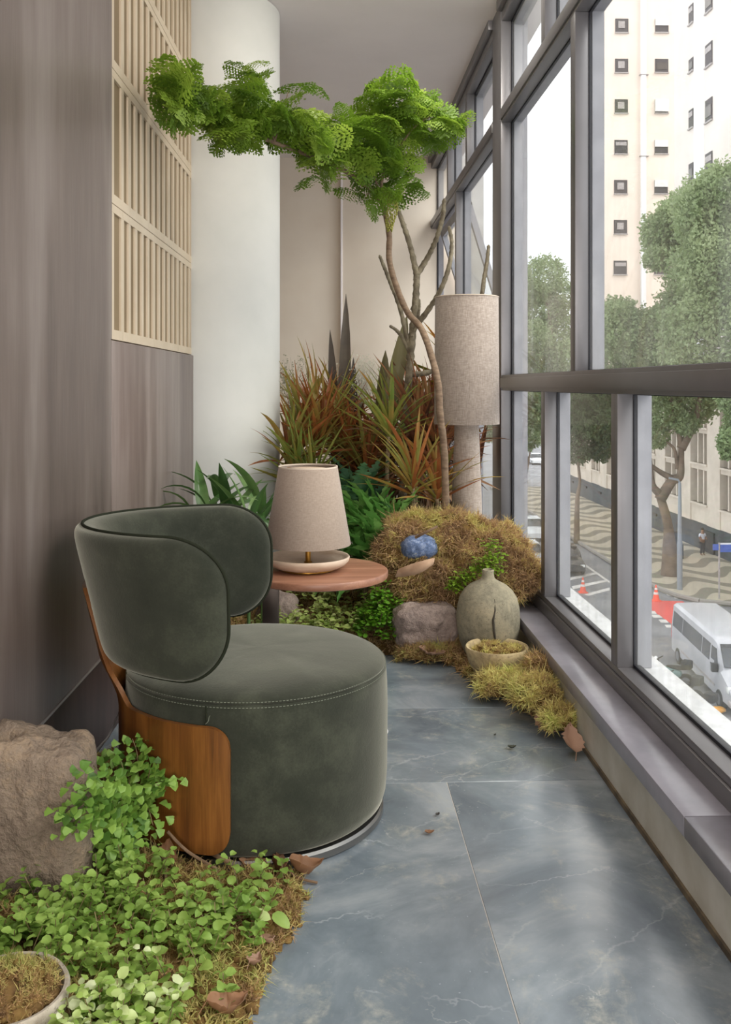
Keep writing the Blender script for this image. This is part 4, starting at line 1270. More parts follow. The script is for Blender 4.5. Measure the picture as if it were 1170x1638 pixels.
FD = [strip_leaf('frond', M_ferndk, wd, ar, 0.2, 30, lambda s: (math.sin(PI * min(1, s ** 0.6)) ** 0.7) * (0.35 + 0.65 * abs(math.sin(s * 30))), 0.2, 0.2, k) for k, (wd, ar) in enumerate(((0.3, 0.4), (0.34, 0.8)))]
fp_ = P(605, 860, 4.65)
root = thing('wavy_fern', 'bright glossy green fern with wavy lobed fronds between table lamp and moss heap', 'fern', (fp_.x, fp_.y, 0.05))
for k, (u, v, t, n, L) in enumerate(((585, 880, 4.6, 34, 0.28), (615, 870, 4.6, 40, 0.30), (642, 880, 4.75, 26, 0.24), (600, 820, 4.8, 34, 0.25), (575, 830, 4.8, 24, 0.25), (630, 830, 4.75, 24, 0.2))):
    c = P(u, v, t)
    MB().tube([(c.x, c.y, 0.06), c], 0.012, 6).build('stem', M_cane, root, smooth=60)
    rosette(root, c, n, FR, L, 82, 5, name='frond', r0=0.02, hgt=0.08, az0=k)
fd_ = P(566, 850, 5.0)
root = thing('toothed_fern', 'darker fern with deeply toothed fronds right behind the table lamp', 'fern', (fd_.x, fd_.y, 0.05))
for u, v, t in ((572, 800, 4.95), (556, 820, 5.0)):
    c = P(u, v, t)
    MB().tube([(c.x, c.y, 0.06), c], 0.012, 6).build('stem', M_cane, root, smooth=60)
    rosette(root, c, 13, FD, 0.30, 85, 20, name='frond', r0=0.02, hgt=0.06)

# airy white-flowering filler
M_airy = leafmat('airy_twigs', [(0.0, rgb(120, 118, 92)), (0.6, rgb(176, 172, 150)), (1.0, rgb(206, 202, 188))], 0.7, 0.2)
def airy(label, c, r, n, seed):
    rr = random.Random(seed); mb = MB()
    g = Vector((c[0], c[1], 0.06))
    for k in range(n):
        d = Vector((rr.gauss(0, 1), rr.gauss(0, 1), abs(rr.gauss(0, 1)) + 0.6)).normalized()
        p0 = Vector(c) + Vector((0, 0, -0.2)); p1 = Vector(c) + Vector((d.x * r, d.y * r, (d.z - 0.4) * r * 1.3))
        mb.tube([p0, (p0 + p1) / 2 + Vector((rr.gauss(0, .01), 0, 0.02)), p1], [0.0014, 0.001, 0.0007], 3)
        for q in range(7):
            p = p0.lerp(p1, rr.uniform(0.5, 1.05)) + Vector((rr.gauss(0, .012), rr.gauss(0, .012), rr.gauss(0, .012)))
            s_ = rr.uniform(0.003, 0.006)
            mb.add([p + Vector((-s_, 0, 0)), p + Vector((0, s_, s_)), p + Vector((s_, 0, 0)), p + Vector((0, -s_, -s_))], [(0, 1, 2, 3)])
    root = thing('airy_shrub', label, 'plant', g)
    MB().tube([g, Vector(c) + Vector((0, 0, -0.19))], 0.004, 6).build('stem', M_twig, root)
    o = mb.build('sprays', M_airy, root); o['kind'] = 'stuff'
airy('pale airy twiggy filler plant seen against the back wall, left of the sword blades', P(578, 610, 5.9), 0.2, 130, 3)
airy('wispy bronze twigs against the back wall above the bronze bush', P(470, 610, 5.9), 0.2, 50, 4)

# ================================================================ GROUND COVERS
M_creep = leafmat('creeping_leaf', [(0.0, rgb(122, 156, 66)), (0.4, rgb(172, 198, 104)), (0.7, rgb(206, 220, 154)), (1.0, rgb(224, 232, 190))], 0.4, 0.35, 10)
M_creep2 = leafmat('variegated_leaf', [(0.0, rgb(118, 142, 60)), (0.5, rgb(164, 180, 96)), (1.0, rgb(208, 214, 150))], 0.45, 0.35, 16)
M_fresh = leafmat('fresh_green_leaf', [(0.0, rgb(72, 120, 30)), (0.5, rgb(104, 158, 42)), (1.0, rgb(146, 186, 66))], 0.4, 0.4, 14)
M_lime = leafmat('lime_leaf', [(0.0, rgb(110, 146, 40)), (0.5, rgb(148, 180, 60)), (1.0, rgb(182, 204, 96))], 0.4, 0.4, 14)
M_maiden = leafmat('maidenhair_leaf', [(0.0, rgb(70, 104, 40)), (0.5, rgb(102, 142, 56)), (1.0, rgb(146, 180, 82))], 0.4, 0.35, 12)
M_stem = pbr('thin_stem', rgb(120, 104, 66), rgb(86, 70, 46), 20, 0.7)
def oval(s): return math.sin(PI * min(1, s ** 0.8)) ** 0.55
OV = [strip_leaf('leaf', M_creep, wd, ar, fo, 5, oval, 0, 0.1, k, 2) for k, (wd, ar, fo) in enumerate(((0.82, 0.4, 0.25), (0.74, 0.8, 0.4), (0.9, 0.2, 0.15)))]
OV2 = [strip_leaf('leaf', M_creep2, wd, ar, fo, 4, oval, 0, 0.1, k, 1) for k, (wd, ar, fo) in enumerate(((0.85, 0.4, 0.25), (0.74, 0.8, 0.4)))]
FAN = [strip_leaf('leaflet', M_maiden, wd, 0.3, 0.12, 5, lambda s: min(1, s * 1.25 + 0.04) * (1 - s ** 9) ** 0.6, 0, 0.12, k, 2) for k, wd in enumerate((1.0, 1.2, 0.9))]
def mesh_arrays(me):
    V = np.empty(len(me.vertices) * 3); me.vertices.foreach_get('co', V); V = V.reshape(-1, 3)
    Q = np.array([list(p.vertices) for p in me.polygons])
    return V, Q
def joined(name, placed, mat, parent):
    """many small leaves past the first 300, as one part"""
    Vs, Qs, o = [], [], 0
    cache = {}
    off = Vector((0, 0, 0)); q = parent
    while q is not None: off += q.location; q = q.parent
    for me, M in placed:
        if me.name not in cache: cache[me.name] = mesh_arrays(me)
        V, Q = cache[me.name]
        A = np.array(M); W = V @ A[:3, :3].T + A[:3, 3] - np.array(off)
        Vs.append(W); Qs.append(Q + o); o += len(V)
    me = mesh_np(name, np.concatenate(Vs), [np.concatenate(Qs)], mat, True)
    ob = bpy.data.objects.new(name, me); COL.objects.link(ob); ob.parent = parent; ob['kind'] = 'stuff'
def ground_cover(name, label, spots, meshes, mat, size, root_loc, pairs=4, rise=(0.04, 0.09), single=300, cat='plant', tilt=0.5, sprawl=0.5):
    root = thing(name, label, cat, root_loc)
    placed = []; stems = MB()
    for (x, y, z) in spots:
        az = random.uniform(0, 2 * PI); L = random.uniform(*rise)
        d = Vector((math.cos(az) * sprawl, math.sin(az) * sprawl, 1)).normalized()
        p0 = Vector((x, y, z)); p1 = p0 + d * L
        stems.tube([p0 - Vector((0, 0, 0.015)), (p0 + p1) / 2, p1], 0.0011, 3, caps=False)
        for k in range(pairs):
            s = (k + 1) / pairs
            p = p0.lerp(p1, s); a0 = az + (k % 2) * PI / 2 + random.uniform(-.4, .4)
            for h in (0, PI):
                el = random.uniform(-0.1, 0.45) + 0.45 * s * 0.6
                dd = Vector((math.cos(a0 + h) * math.cos(el), math.sin(a0 + h) * math.cos(el), math.sin(el)))
                l_ = size * random.uniform(0.6, 1.15) * (1.1 - 0.3 * s)
                placed.append((random.choice(meshes), frame_mat(p + dd * 0.004, dd, (0, 0, 1), random.uniform(-tilt, tilt), (l_, l_, l_))))
    # the leaves nearest the eye show largest
    placed.sort(key=lambda q: (q[1].translation - Vector((0, 0, EYE))).length - 1.2 * q[1].translation.z)
    for me, M in placed[:single]: inst('leaf', me, root, M)
    if len(placed) > single: joined('leaves', placed[single:], mat, root)
    o = stems.build('stems', M_stem, root); o['kind'] = 'stuff'
    return root
def hA(x, y):
    d = mask_a(x, y); return sstep(0, 0.10, d) * h_a(x, y) if d > 0 else 0
spots = []
while len(spots) < 250:
    x = random.uniform(-0.76, -0.06); y = random.uniform(1.62, 2.27)
    d = mask_a(x, y)
    if d < 0.045: continue
    if (x + 0.667) ** 2 / 0.020 + (y - 2.21) ** 2 / 0.014 < 1: continue
    if math.hypot(x - qx, y - qy) < 0.135: continue
    q = 1.0 if d > 0.12 else 0.35
    if x > -0.28 and y < 1.86: q *= 0.25
    if y > 2.1 and x > -0.45: q *= 0.3
    if random.random() > q: continue
    spots.append((x, y, hA(x, y) + 0.01))
ground_cover('creeping_plant', 'carpet of pale green round-leaved creeper in the left foreground', spots, OV, M_creep, 0.029, (-0.42, 1.95, 0.02), pairs=4, rise=(0.035, 0.085))
# a few big single leaves lying at the right of the carpet
BG = strip_leaf('leaf', M_creep, 0.62, 0.5, 0.25, 8, oval)
root = thing('broad_leaved_creeper', 'a few larger pale leaves at the right rim of the creeper carpet', 'plant', G0(420, 1470, 0.05))
for u, v, z, az, el in ((372, 1450, 0.07, 0.4, 0.3), (400, 1462, 0.06, -0.3, 0.1), (436, 1462, 0.05, -0.5, -0.25)):
    p = G0(u, v, z); d = Vector((math.cos(az) * math.cos(el), math.sin(az) * math.cos(el), math.sin(el)))
    inst('leaf', BG, root, frame_mat(p, d, (0, -0.4, 1), 0.0, (0.048, 0.048, 0.048)))
    MB().tube([G0(u, v + 10, 0.03), p], 0.0012, 4).build('stem', M_stem, root)
# middle bed: pale creeper under the side table, fresh green clump at its right
spots = []
while len(spots) < 200:
    x = random.uniform(-0.35, 0.22); y = random.uniform(4.22, 4.95)
    if math.hypot(x - gk.x + 0.02, y - gk.y) < 0.13: continue
    spots.append((x, y, 0.08 + 0.13 * sstep(4.25, 4.9, y) + 0.02 * mnoise.noise(Vector((x * 7, y * 7, 3)))))
ground_cover('low_creeper', 'pale variegated small-leaved creeper growing below the side table top', spots, OV2, M_creep2, 0.037, (-0.1, 4.5, 0.04), pairs=4, rise=(0.03, 0.09))
spots = []
fc = P(613, 955, 4.26)
while len(spots) < 120:
    a_ = random.uniform(0, 2 * PI); r_ = math.sqrt(random.random())
    x = fc.x + 0.13 * r_ * math.cos(a_); y = fc.y + 0.10 * r_ * math.sin(a_)
    z = 0.06 + 0.20 * (1 - r_ * r_) * random.uniform(0.5, 1.0)
    spots.append((x, y, z))
OV3 = [strip_leaf('leaf', M_fresh, wd, ar, fo, 4, lambda s: min(1, s * 1.5 + 0.05) * (1 - s ** 7) ** 0.6, 0, 0.2, k, 1) for k, (wd, ar, fo) in enumerate(((0.95, 0.5, 0.2), (0.85, 0.9, 0.3)))]
ground_cover('parsley_fern', 'fresh bright green frilly fern clump left of the pink boulder', spots, OV3, M_fresh, 0.030, (fc.x, fc.y, 0.04), pairs=4, rise=(0.03, 0.08), cat='fern')
OV4 = [strip_leaf('leaf', M_lime, wd, ar, fo, 4, oval, 0, 0.2, k, 1) for k, (wd, ar, fo) in enumerate(((0.7, 0.5, 0.2), (0.6, 0.9, 0.3)))]
spots = []
for k in range(64):
    s = random.random()
    p = P(722 + 70 * s + random.uniform(-8, 8), 948 - 50 * s + random.uniform(-12, 8), 4.15 - 0.02 * s)
    spots.append(tuple(p))
for k in range(26):
    p = P(random.uniform(770, 806), random.uniform(876, 925), 4.14); spots.append(tuple(p))
ground_cover('lime_creeper', 'lime green little-leaved creeper trailing behind the neck of the bottle vase', spots, OV4, M_lime, 0.026, tuple(P(760, 950, 4.2)), pairs=3, rise=(0.02, 0.05))

# ---- maidenhair fern by the walnut shell
mh = Vector((-0.50, 2.33, 0.05))
root = thing('maidenhair_fern', 'maidenhair fern with small fan leaflets between the standing rock and walnut shell', 'fern', mh)
count = 0; extra = []
TG = [(212, 1182, 2.36), (262, 1255, 2.28), (240, 1230, 2.3), (180, 1200, 2.36), (150, 1225, 2.32), (130, 1290, 2.22), (120, 1310, 2.2), (200, 1330, 2.2), (225, 1350, 2.22), (245, 1320, 2.25), (160, 1260, 2.3), (205, 1240, 2.33), (185, 1290, 2.25), (225, 1270, 2.28), (145, 1330, 2.18), (175, 1350, 2.18), (230, 1205, 2.35), (195, 1375, 2.15), (108, 1300, 2.0), (115, 1335, 2.0), (135, 1265, 2.0), (268, 1262, 2.28)]
for (u, v, t) in TG:
    if u < 165: t = 2.03
    e = P(u, v, t)
    m_ = mh.lerp(e, 0.5) + Vector((random.uniform(-.03, .03), random.uniform(-.03, .03), 0.07))
    path = smoothpath([mh + Vector((random.uniform(-.04, .04), random.uniform(-.03, .03), 0)), m_, e], 8)
    MB().tube(path, 0.0011, 4, caps=False).build('stalk', M_stem, root)
    for i in range(5, len(path)):
        p = Vector(path[i]); d = (Vector(path[i]) - Vector(path[i - 1])).normalized()
        for h in (-1, 1):
            sd = d.cross(Vector((0, 0, 1))).normalized() * h
            for q in range(2 if i % 2 else 1):
                dd = (sd + d * random.uniform(0.1, 0.7) + Vector((random.uniform(-.2, .2), random.uniform(-.3, .1), random.uniform(-.5, .3)))).normalized()
                l_ = random.uniform(0.017, 0.026)
                pp = p + sd * (0.006 + 0.030 * q) + Vector((0, 0, random.uniform(-.012, .012)))
                M = frame_mat(pp, dd, (0, -0.7, 0.7), random.uniform(-.6, .6), (l_, l_, l_))
                count += 1
                if count <= 300: inst('leaflet', random.choice(FAN), root, M)
                else: extra.append((random.choice(FAN), M))
if extra: joined('leaflets', extra, M_maiden, root)

# ================================================================ KNOBBY BARE SHRUB
M_knob = pbr('knobby_grey_bark', rgb(98, 88, 72), rgb(140, 130, 108), 26, 0.9, bump=0.8, bscale=60, bdist=0.008)
kb = P(648, 900, 5.2); kb.z = 0.05
shrub = thing('knobby_shrub', 'leafless shrub with thick knobby grey branches in front of the back wall', 'shrub', kb)
def knobby(name, px, r0, r1, t=5.2):
    pts = smoothpath([tuple(P(u, v, t + (k[0] if k else 0))) for u, v, *k in px], 9)
    n = len(pts); rad = []
    for i in range(n):
        r = 0.82 * (r0 + (r1 - r0) * i / (n - 1))
        rad.append(r * (1 + 0.12 * math.sin(i * 2.4) + 0.08 * random.uniform(-1, 1)))
    tip = Vector(pts[-1]) + (Vector(pts[-1]) - Vector(pts[-2])).normalized() * r1 * 0.7
    mb = MB().tube(pts + [tip], rad + [r1 * 0.35], 10)
    for i in range(2, n - 1):       # leaf scars
        for q in range(2):
            a_ = random.uniform(0, 2 * PI); d = Vector((math.cos(a_), math.sin(a_), random.uniform(-.4, .4))).normalized()
            c = Vector(pts[i]) + d * rad[i] * 0.92
            s_ = rad[i] * 0.26
            mb.blob(c, (s_, s_, s_ * 0.7), sub=1, amp=0)
    return mb.build(name, M_knob, shrub, smooth=180)
g0 = (kb.x - 0.02, kb.y, 0.05)
knobby('trunk', [(640, 925), (645, 780), (652, 640), (657, 570), (662, 515), (666, 470), (667, 433)], 0.030, 0.022)
knobby('branch', [(667, 440), (657, 395), (643, 352), (631, 320)], 0.021, 0.014)
knobby('branch', [(667, 440), (686, 409), (700, 378, -.05), (709, 345, -.08), (711, 320, -.1)], 0.020, 0.013)
knobby('branch', [(660, 530), (688, 492, -.05), (706, 462, -.1), (719, 425, -.12), (723, 390, -.12), (719, 364, -.12)], 0.020, 0.012)
knobby('branch', [(656, 560), (640, 492), (626, 455), (616, 430), (608, 410)], 0.017, 0.011)
knobby('branch', [(656, 565), (644, 540), (634, 528), (625, 522)], 0.015, 0.010)
knobby('branch', [(660, 540), (668, 512), (671, 492), (671, 480)], 0.013, 0.009)
knobby('branch', [(655, 600), (700, 590, .05), (745, 545, .05), (769, 480, .0), (775, 445), (780, 415), (782, 394)], 0.020, 0.012)

# ================================================================ SLENDER TREE WITH FEATHERY CROWN
M_bark = pbr('slender_bark', rgb(104, 84, 66), rgb(136, 114, 92), 24, 0.85, bump=0.5, bscale=70, stretch=(1, 1, 3))
M_feather = leafmat('feathery_leaf', [(0.0, rgb(82, 112, 32)), (0.45, rgb(114, 146, 44)), (0.8, rgb(142, 170, 60)), (1.0, rgb(166, 190, 80))], 0.5, 0.45, 6)
tb = P(714, 860, 4.52)
tree = thing('feathery_tree', 'slender leaning tree whose feathery green crown spreads left under the ceiling', 'tree', (tb.x, tb.y, 0.05))
TR = [(716, 900, 4.54), (714, 833, 4.52), (711, 723, 4.5), (704, 660, 4.48), (702, 620, 4.48), (693, 578, 4.52), (675, 527, 4.62), (652, 499, 4.72), (634, 457, 4.74), (623, 415, 4.74), (623, 377, 4.72), (617, 342, 4.7), (609, 318, 4.68)]
g_ = P(716, 900, 4.54)
tp = smoothpath([(g_.x + 0.01, g_.y, 0.05)] + [tuple(P(*q)) for q in TR], 6)
MB().tube(tp, [0.0185 - 0.004 * i / len(tp) + 0.0008 * math.sin(i * 1.9) for i in range(len(tp))], 12).build('trunk', M_bark, tree, smooth=180)
def limb(px, r0, r1):
    pts = smoothpath([tuple(P(*q)) for q in px], 6)
    MB().tube(pts, [r0 + (r1 - r0) * i / (len(pts) - 1) for i in range(len(pts))], 8).build('branch', M_bark, tree, smooth=180)
    return pts
limb([(610, 321, 4.68), (592, 302, 4.64), (569, 283, 4.58), (519, 258, 4.42), (477, 242, 4.28), (423, 222, 4.1), (380, 206, 3.96), (340, 188, 3.84), (300, 165, 3.72), (262, 148, 3.62)], 0.0145, 0.004)
limb([(519, 258, 4.42), (494, 232, 4.36), (488, 215, 4.34), (470, 195, 4.3)], 0.005, 0.002)
limb([(500, 250, 4.36), (505, 230, 4.4), (530, 200, 4.45)], 0.005, 0.002)
limb([(609, 318, 4.68), (612, 285, 4.66), (620, 260, 4.64), (640, 235, 4.62), (662, 205, 4.6), (690, 185, 4.58)], 0.008, 0.003)
limb([(609, 318, 4.68), (600, 280, 4.66), (596, 240, 4.6), (612, 190, 4.6), (632, 140, 4.6)], 0.007, 0.002)
limb([(576, 288, 4.6), (570, 268, 4.56), (575, 230, 4.5)], 0.005, 0.002)
limb([(440, 226, 4.14), (425, 190, 4.12), (405, 150, 4.1), (398, 115, 4.1)], 0.005, 0.002)
limb([(440, 226, 4.14), (452, 180, 4.2), (462, 145, 4.25)], 0.004, 0.0015)
limb([(360, 198, 3.9), (352, 170, 3.9), (350, 140, 3.9)], 0.004, 0.0015)
limb([(609, 312, 4.68), (600, 305, 4.6), (585, 312, 4.55)], 0.004, 0.002)
def frond_mesh(seed, np_=11, droop=1.2, ruffle=0.0):
    rr = random.Random(seed); V, Q = [], []
    x = z = 0.0; ang = 0.15
    prev = Vector((0, 0, 0))
    def quad(a, b, c, d):
        i = len(V); V.extend([a, b, c, d]); Q.append((i, i + 1, i + 2, i + 3))
    for k in range(np_):
        s = (k + 1) / np_
        ang -= droop / np_; x += math.cos(ang) / np_; z += math.sin(ang) / np_
        p = Vector((x, 0, z))
        quad(prev + Vector((0, -.006, 0)), prev + Vector((0, .006, 0)), p + Vector((0, .004, 0)), p + Vector((0, -.004, 0)))
        prev = p
        L = 0.36 * math.sin(PI * min(1, (0.12 + 0.82 * s))) ** 0.8 + 0.03
        for h in (-1, 1):
            fwd = Vector((math.cos(ang), 0, math.sin(ang)))
            d = (fwd * 0.45 + Vector((0, h, -0.28 + rr.uniform(-.2, .2)))).normalized()
            n = d.cross(fwd) * h; n.normalize()
            m_ = 5
            for i in range(m_):
                q = (i + 0.6) / m_
                c = p + d * L * q + Vector((0, 0, -0.10 * L * q * q * 3))
                side = d.cross(n).normalized()
                l_ = 0.095 * (1.1 - 0.5 * q) * rr.uniform(0.8, 1.2)
                for e in (-1, 1):
                    dd = (side * e + d * 0.5 + n * rr.uniform(-.35, .35)).normalized()
                    wv = d * l_ * 0.5
                    a = c; b = c + dd * l_ * 0.5 + wv; cc = c + dd * l_; dv = c + dd * l_ * 0.5 - wv * 0.8
                    quad(a, b, cc, dv)
    return mesh_np('frond', [tuple(v) for v in V], [np.array(Q)], M_feather, False)
FT = [frond_mesh(k, 11, dr) for k, dr in enumerate((0.7, 1.1, 1.5, 1.0, 1.9, 0.5))]
CR = [(258, 136, 10), (268, 152, 9), (292, 148, 11), (318, 160, 11), (342, 172, 8), (362, 192, 7), (385, 150, 12), (402, 124, 6), (404, 182, 12), (430, 172, 10), (458, 148, 3), (372, 206, 5),
      (470, 192, 11), (500, 206, 12), (528, 212, 13), (553, 200, 9), (560, 238, 13), (592, 212, 12), (520, 242, 7), (600, 246, 9), (612, 176, 9), (630, 150, 9), (645, 134, 4),
      (650, 186, 11), (680, 168, 10), (702, 186, 8), (716, 204, 5), (645, 228, 6), (645, 258, 5), (612, 292, 6), (590, 312, 4), (628, 296, 3)]
for (u, v, n) in CR:
    for k in range(n):
        t = (3.58 + (u - 240) / 380 * 1.1) if u < 620 else 4.66
        uu = u + random.gauss(0, 16); vv = v + random.gauss(0, 12)
        t += random.uniform(-0.16, 0.16)
        c = P(uu, vv, t)
        if c.x < LX(c.y) + 0.16: c.x = LX(c.y) + 0.16
        az = random.uniform(0, 2 * PI); el = random.uniform(-0.2, 0.75)
        L = random.uniform(0.12, 0.26)
        d = Vector((math.cos(az) * math.cos(el), math.sin(az) * math.cos(el), math.sin(el)))
        if c.x < LX(c.y) + 0.3 and d.x < 0: d.x = -d.x * 0.6
        if c.x > 0.72 and d.x > 0: d.x *= 0.5
        inst('frond', random.choice(FT), tree, frame_mat(c - d * L * 0.45, d, (0, 0, 1), random.uniform(-1.1, 1.1), (L, L, L)))
# hanging flower catkin under the fork
M_cat = pbr('yellow_green_catkin', rgb(120, 122, 44), rgb(150, 146, 66), 30, 0.7)
mb = MB()
for k in range(120):
    s = k / 120; c = P(622 + 4 * math.sin(s * 5) + 6 * s, 308 + 62 * s, 4.6); a_ = k * 2.4
    r_ = 0.010 + 0.016 * math.sin(PI * min(1, s * 0.9 + 0.1))
    mb.blob((c.x + r_ * math.cos(a_), c.y + r_ * math.sin(a_), c.z), (0.005, 0.005, 0.007), sub=1, amp=0)
mb.tube([P(615, 300, 4.62), P(622, 308, 4.6), P(628, 368, 4.6)], 0.003, 5)
mb.build('catkin', M_cat, tree, smooth=60)

# ================================================================ OUTSIDE: STREET, HOUSES, TREES
DROP = 11.5
ZS = EYE - DROP
def G(u, v, dz=0.0):
    t = (DROP - dz) * FPX / (v - 616.0); return P(u, v, t)
M_asphalt = pbr('wet_asphalt', rgb(112, 112, 116), rgb(140, 140, 142), 0.5, 0.55, kind='Position', spec=0.5)
M_white = pbr('road_paint_white', rgb(226, 222, 216), rgb(208, 204, 198), 2, 0.8)
M_redlane = pbr('red_lane_paint', rgb(226, 92, 84), rgb(214, 84, 78), 1, 0.8)
M_kerb = pbr('kerb_stone', rgb(150, 144, 136), None, rough=0.9)
def wave_pavement():
    m = NT('black_and_cream_wave_mosaic')
    pos = m.n('ShaderNodeNewGeometry').outputs['Position']
    sp_ = m.n('ShaderNodeSeparateXYZ'); m.l(pos, sp_.inputs[0])
    wv = m.math('MULTIPLY', m.math('SINE', m.math('MULTIPLY', sp_.outputs['X'], 1.7)), 1.0)
    ph = m.math('MULTIPLY', m.math('ADD', sp_.outputs['Y'], wv), 2.1)
    f = m.ramp(m.math('ADD', m.math('MULTIPLY', m.math('SINE', ph), 0.5), 0.5), [(0.38, (0, 0, 0, 1)), (0.48, (1, 1, 1, 1))])
    n = m.noise(pos, 3.5, 3)
    c = m.mix(f, rgb(132, 126, 112), rgb(196, 186, 166))
    m.color(m.mix(m.math('MULTIPLY', n, 0.25), c, rgb(150, 140, 120)))
    m.rough(0.85)
    return m.m
M_wave = wave_pavement()
st = struct('street')
MB().box(1.12, 130, -20, 420, ZS - 0.5, ZS).build('asphalt', M_asphalt, st)
def on_road(name, pts, mat, z=0.012, parent=None):
    q = [G(u, v) for u, v in pts]
    return MB().prism([(p.x, p.y) for p in q], ZS - 0.02, ZS + z).build(name, mat, parent or st)
kc = [G(1041, 934, .15), G(1062, 944, .15), G(1085, 953, .15), G(1120, 961, .15), G(1170, 966, .15)]
far = G(905, 850, .15)
slabp = [(kc[0].x - 0.3, 104), (kc[0].x - 0.25, kc[0].y + 6)] + [(p.x, p.y) for p in kc] + [(40, kc[-1].y - 0.4), (40, 104)]
sw = struct('pavement')
area2 = sum(a[0] * b[1] - b[0] * a[1] for a, b in zip(slabp, slabp[1:] + slabp[:1]))
if area2 < 0: slabp.reverse()
MB().prism(slabp, ZS - 0.2, ZS + 0.15).build('mosaic', M_wave, sw)
mb = MB()
kpts = [(kc[0].x - 0.3, 104, ZS + 0.155), (kc[0].x - 0.25, kc[0].y + 6, ZS + 0.155)] + [(p.x, p.y, ZS + 0.155) for p in kc] + [(40, kc[-1].y - 0.4, ZS + 0.155)]
for a, b in zip(kpts[:-1], kpts[1:]): mb.tube([a, b], 0.12, 6)
mb.build('kerb', M_kerb, sw)
on_road('red_lane', [(1020, 960), (1093, 962), (1107, 974), (1130, 978), (1120, 1004), (1079, 1001), (1020, 960)][:-1], M_redlane)
for q in ([(1041, 978), (1048, 978), (1051, 982), (1042, 982)], [(1041, 984), (1055, 984), (1060, 988), (1046, 988)], [(1054, 991.5), (1066, 991.5), (1070, 996), (1058, 996)],
          [(1064, 1000), (1078, 1000), (1080, 1004), (1067, 1004)], [(1094, 967), (1105, 967), (1110, 970.5), (1099, 970.5)], [(1103, 973), (1116, 973), (1120, 976), (1108, 976)],
          [(1112, 961.5), (1128, 961.5), (1124, 964.5), (1108, 964.5)], [(1066, 950), (1074, 950), (1077, 953), (1069, 953)], [(1078, 954), (1090, 954), (1092, 957.5), (1080, 957.5)]):
    on_road('road_dash', q, M_white, 0.016)
for q in ([(905, 926), (951, 916), (955, 918.5), (905, 930)], [(915, 938), (968, 928), (973, 930), (917, 943)], [(935, 951), (976, 940), (976, 944.5), (942, 953)], [(936, 902), (976, 930), (976, 933), (932, 903)]):
    on_road('parking_line', q, M_white, 0.014)

# ---- long low house with stone front
M_stone_f = pbr('cream_stone_front', rgb(224, 212, 198), rgb(206, 194, 180), 0.8, 0.85, kind='Position')
M_dkstone = pbr('dark_granite_base', rgb(54, 60, 66), rgb(74, 80, 86), 0.8, 0.5, kind='Position')
M_darkglass = pbr('dark_window_glass', rgb(74, 70, 66), rgb(98, 90, 84), 1.2, 0.3, kind='Position')
M_peach = pbr('peach_render', rgb(234, 220, 208), rgb(229, 214, 201), 0.4, 0.9, kind='Position')
M_peach2 = pbr('pale_render', rgb(218, 209, 202), rgb(212, 203, 195), 0.4, 0.9, kind='Position')
M_whiteb = pbr('white_pilaster', rgb(232, 232, 234), None, rough=0.8)
M_wframe = pbr('dark_window_frame', rgb(70, 64, 66), None, rough=0.6)
M_blind = pbr('window_blind', rgb(232, 230, 228), rgb(214, 212, 210), 3, 0.8)
M_grille = pbr('window_grey', rgb(150, 142, 140), rgb(176, 170, 168), 8, 0.7)
XF = 25.7
hs = thing('long_stone_house', 'long cream stone building with tall triple windows and dark granite base across the street', 'building', (XF + 4, 80, ZS))
MB().box(XF + 0.45, XF + 9, 46, 101.5, ZS, 1.5).build('core', M_darkglass, hs)
MB().box(XF - 0.1, XF + 9, 46, 101.5, 1.5, 2.3).build('cornice', M_stone_f, hs, bevel=0.05)
zb = [(-8.28, -6.94), (-4.62, -4.18), (-2.1, -1.7), (0.4, 1.5)]
for z0, z1 in zb:
    MB().box(XF, XF + 0.5, 46, 101.5, z0, z1).build('spandrel', M_stone_f, hs)
pier = MB().box(XF - 0.06, XF + 0.5, 0, 2.0, -8.3, 1.5)
pm = None
for k in range(11):
    y = 46.4 + 5.0 * k
    if pm is None:
        o0 = MB().box(XF - 0.06, XF + 0.5, y - 1.0, y + 1.1, -8.3, 1.5).build('pier', M_stone_f, hs); pm = o0
        f1 = MB().box(XF + 0.1, XF + 0.45, y + 1.95, y + 2.15, -8.3, 1.5).build('fin', M_stone_f, hs)
        f2 = MB().box(XF + 0.1, XF + 0.45, y + 2.95, y + 3.15, -8.3, 1.5).build('fin', M_stone_f, hs)
        sl_ = [MB().box(XF - 0.16, XF + 0.3, y + 1.0, y + 4.1, zz - 0.12, zz).build('window_sill', M_stone_f, hs) for zz in (-6.94, -4.18, -1.7)]
        gw = MB().box(XF + 0.02, XF + 0.3, y + 1.2, y + 2.0, ZS + 1.2, -8.9).build('base_window', M_wframe, hs)
    else:
        for b in [o0, f1, f2, gw] + sl_:
            c = b.copy(); COL.objects.link(c); c.parent = hs; c.location = b.location + Vector((0, 5.0 * k, 0))
MB().box(XF + 0.12, XF + 0.6, 46, 101.5, ZS, -8.28).build('granite_base', M_dkstone, hs)
door_ = MB().box(XF + 0.0, XF + 0.2, 61.6, 63.4, ZS + 0.15, -8.7).build('entrance', M_gasket, hs)

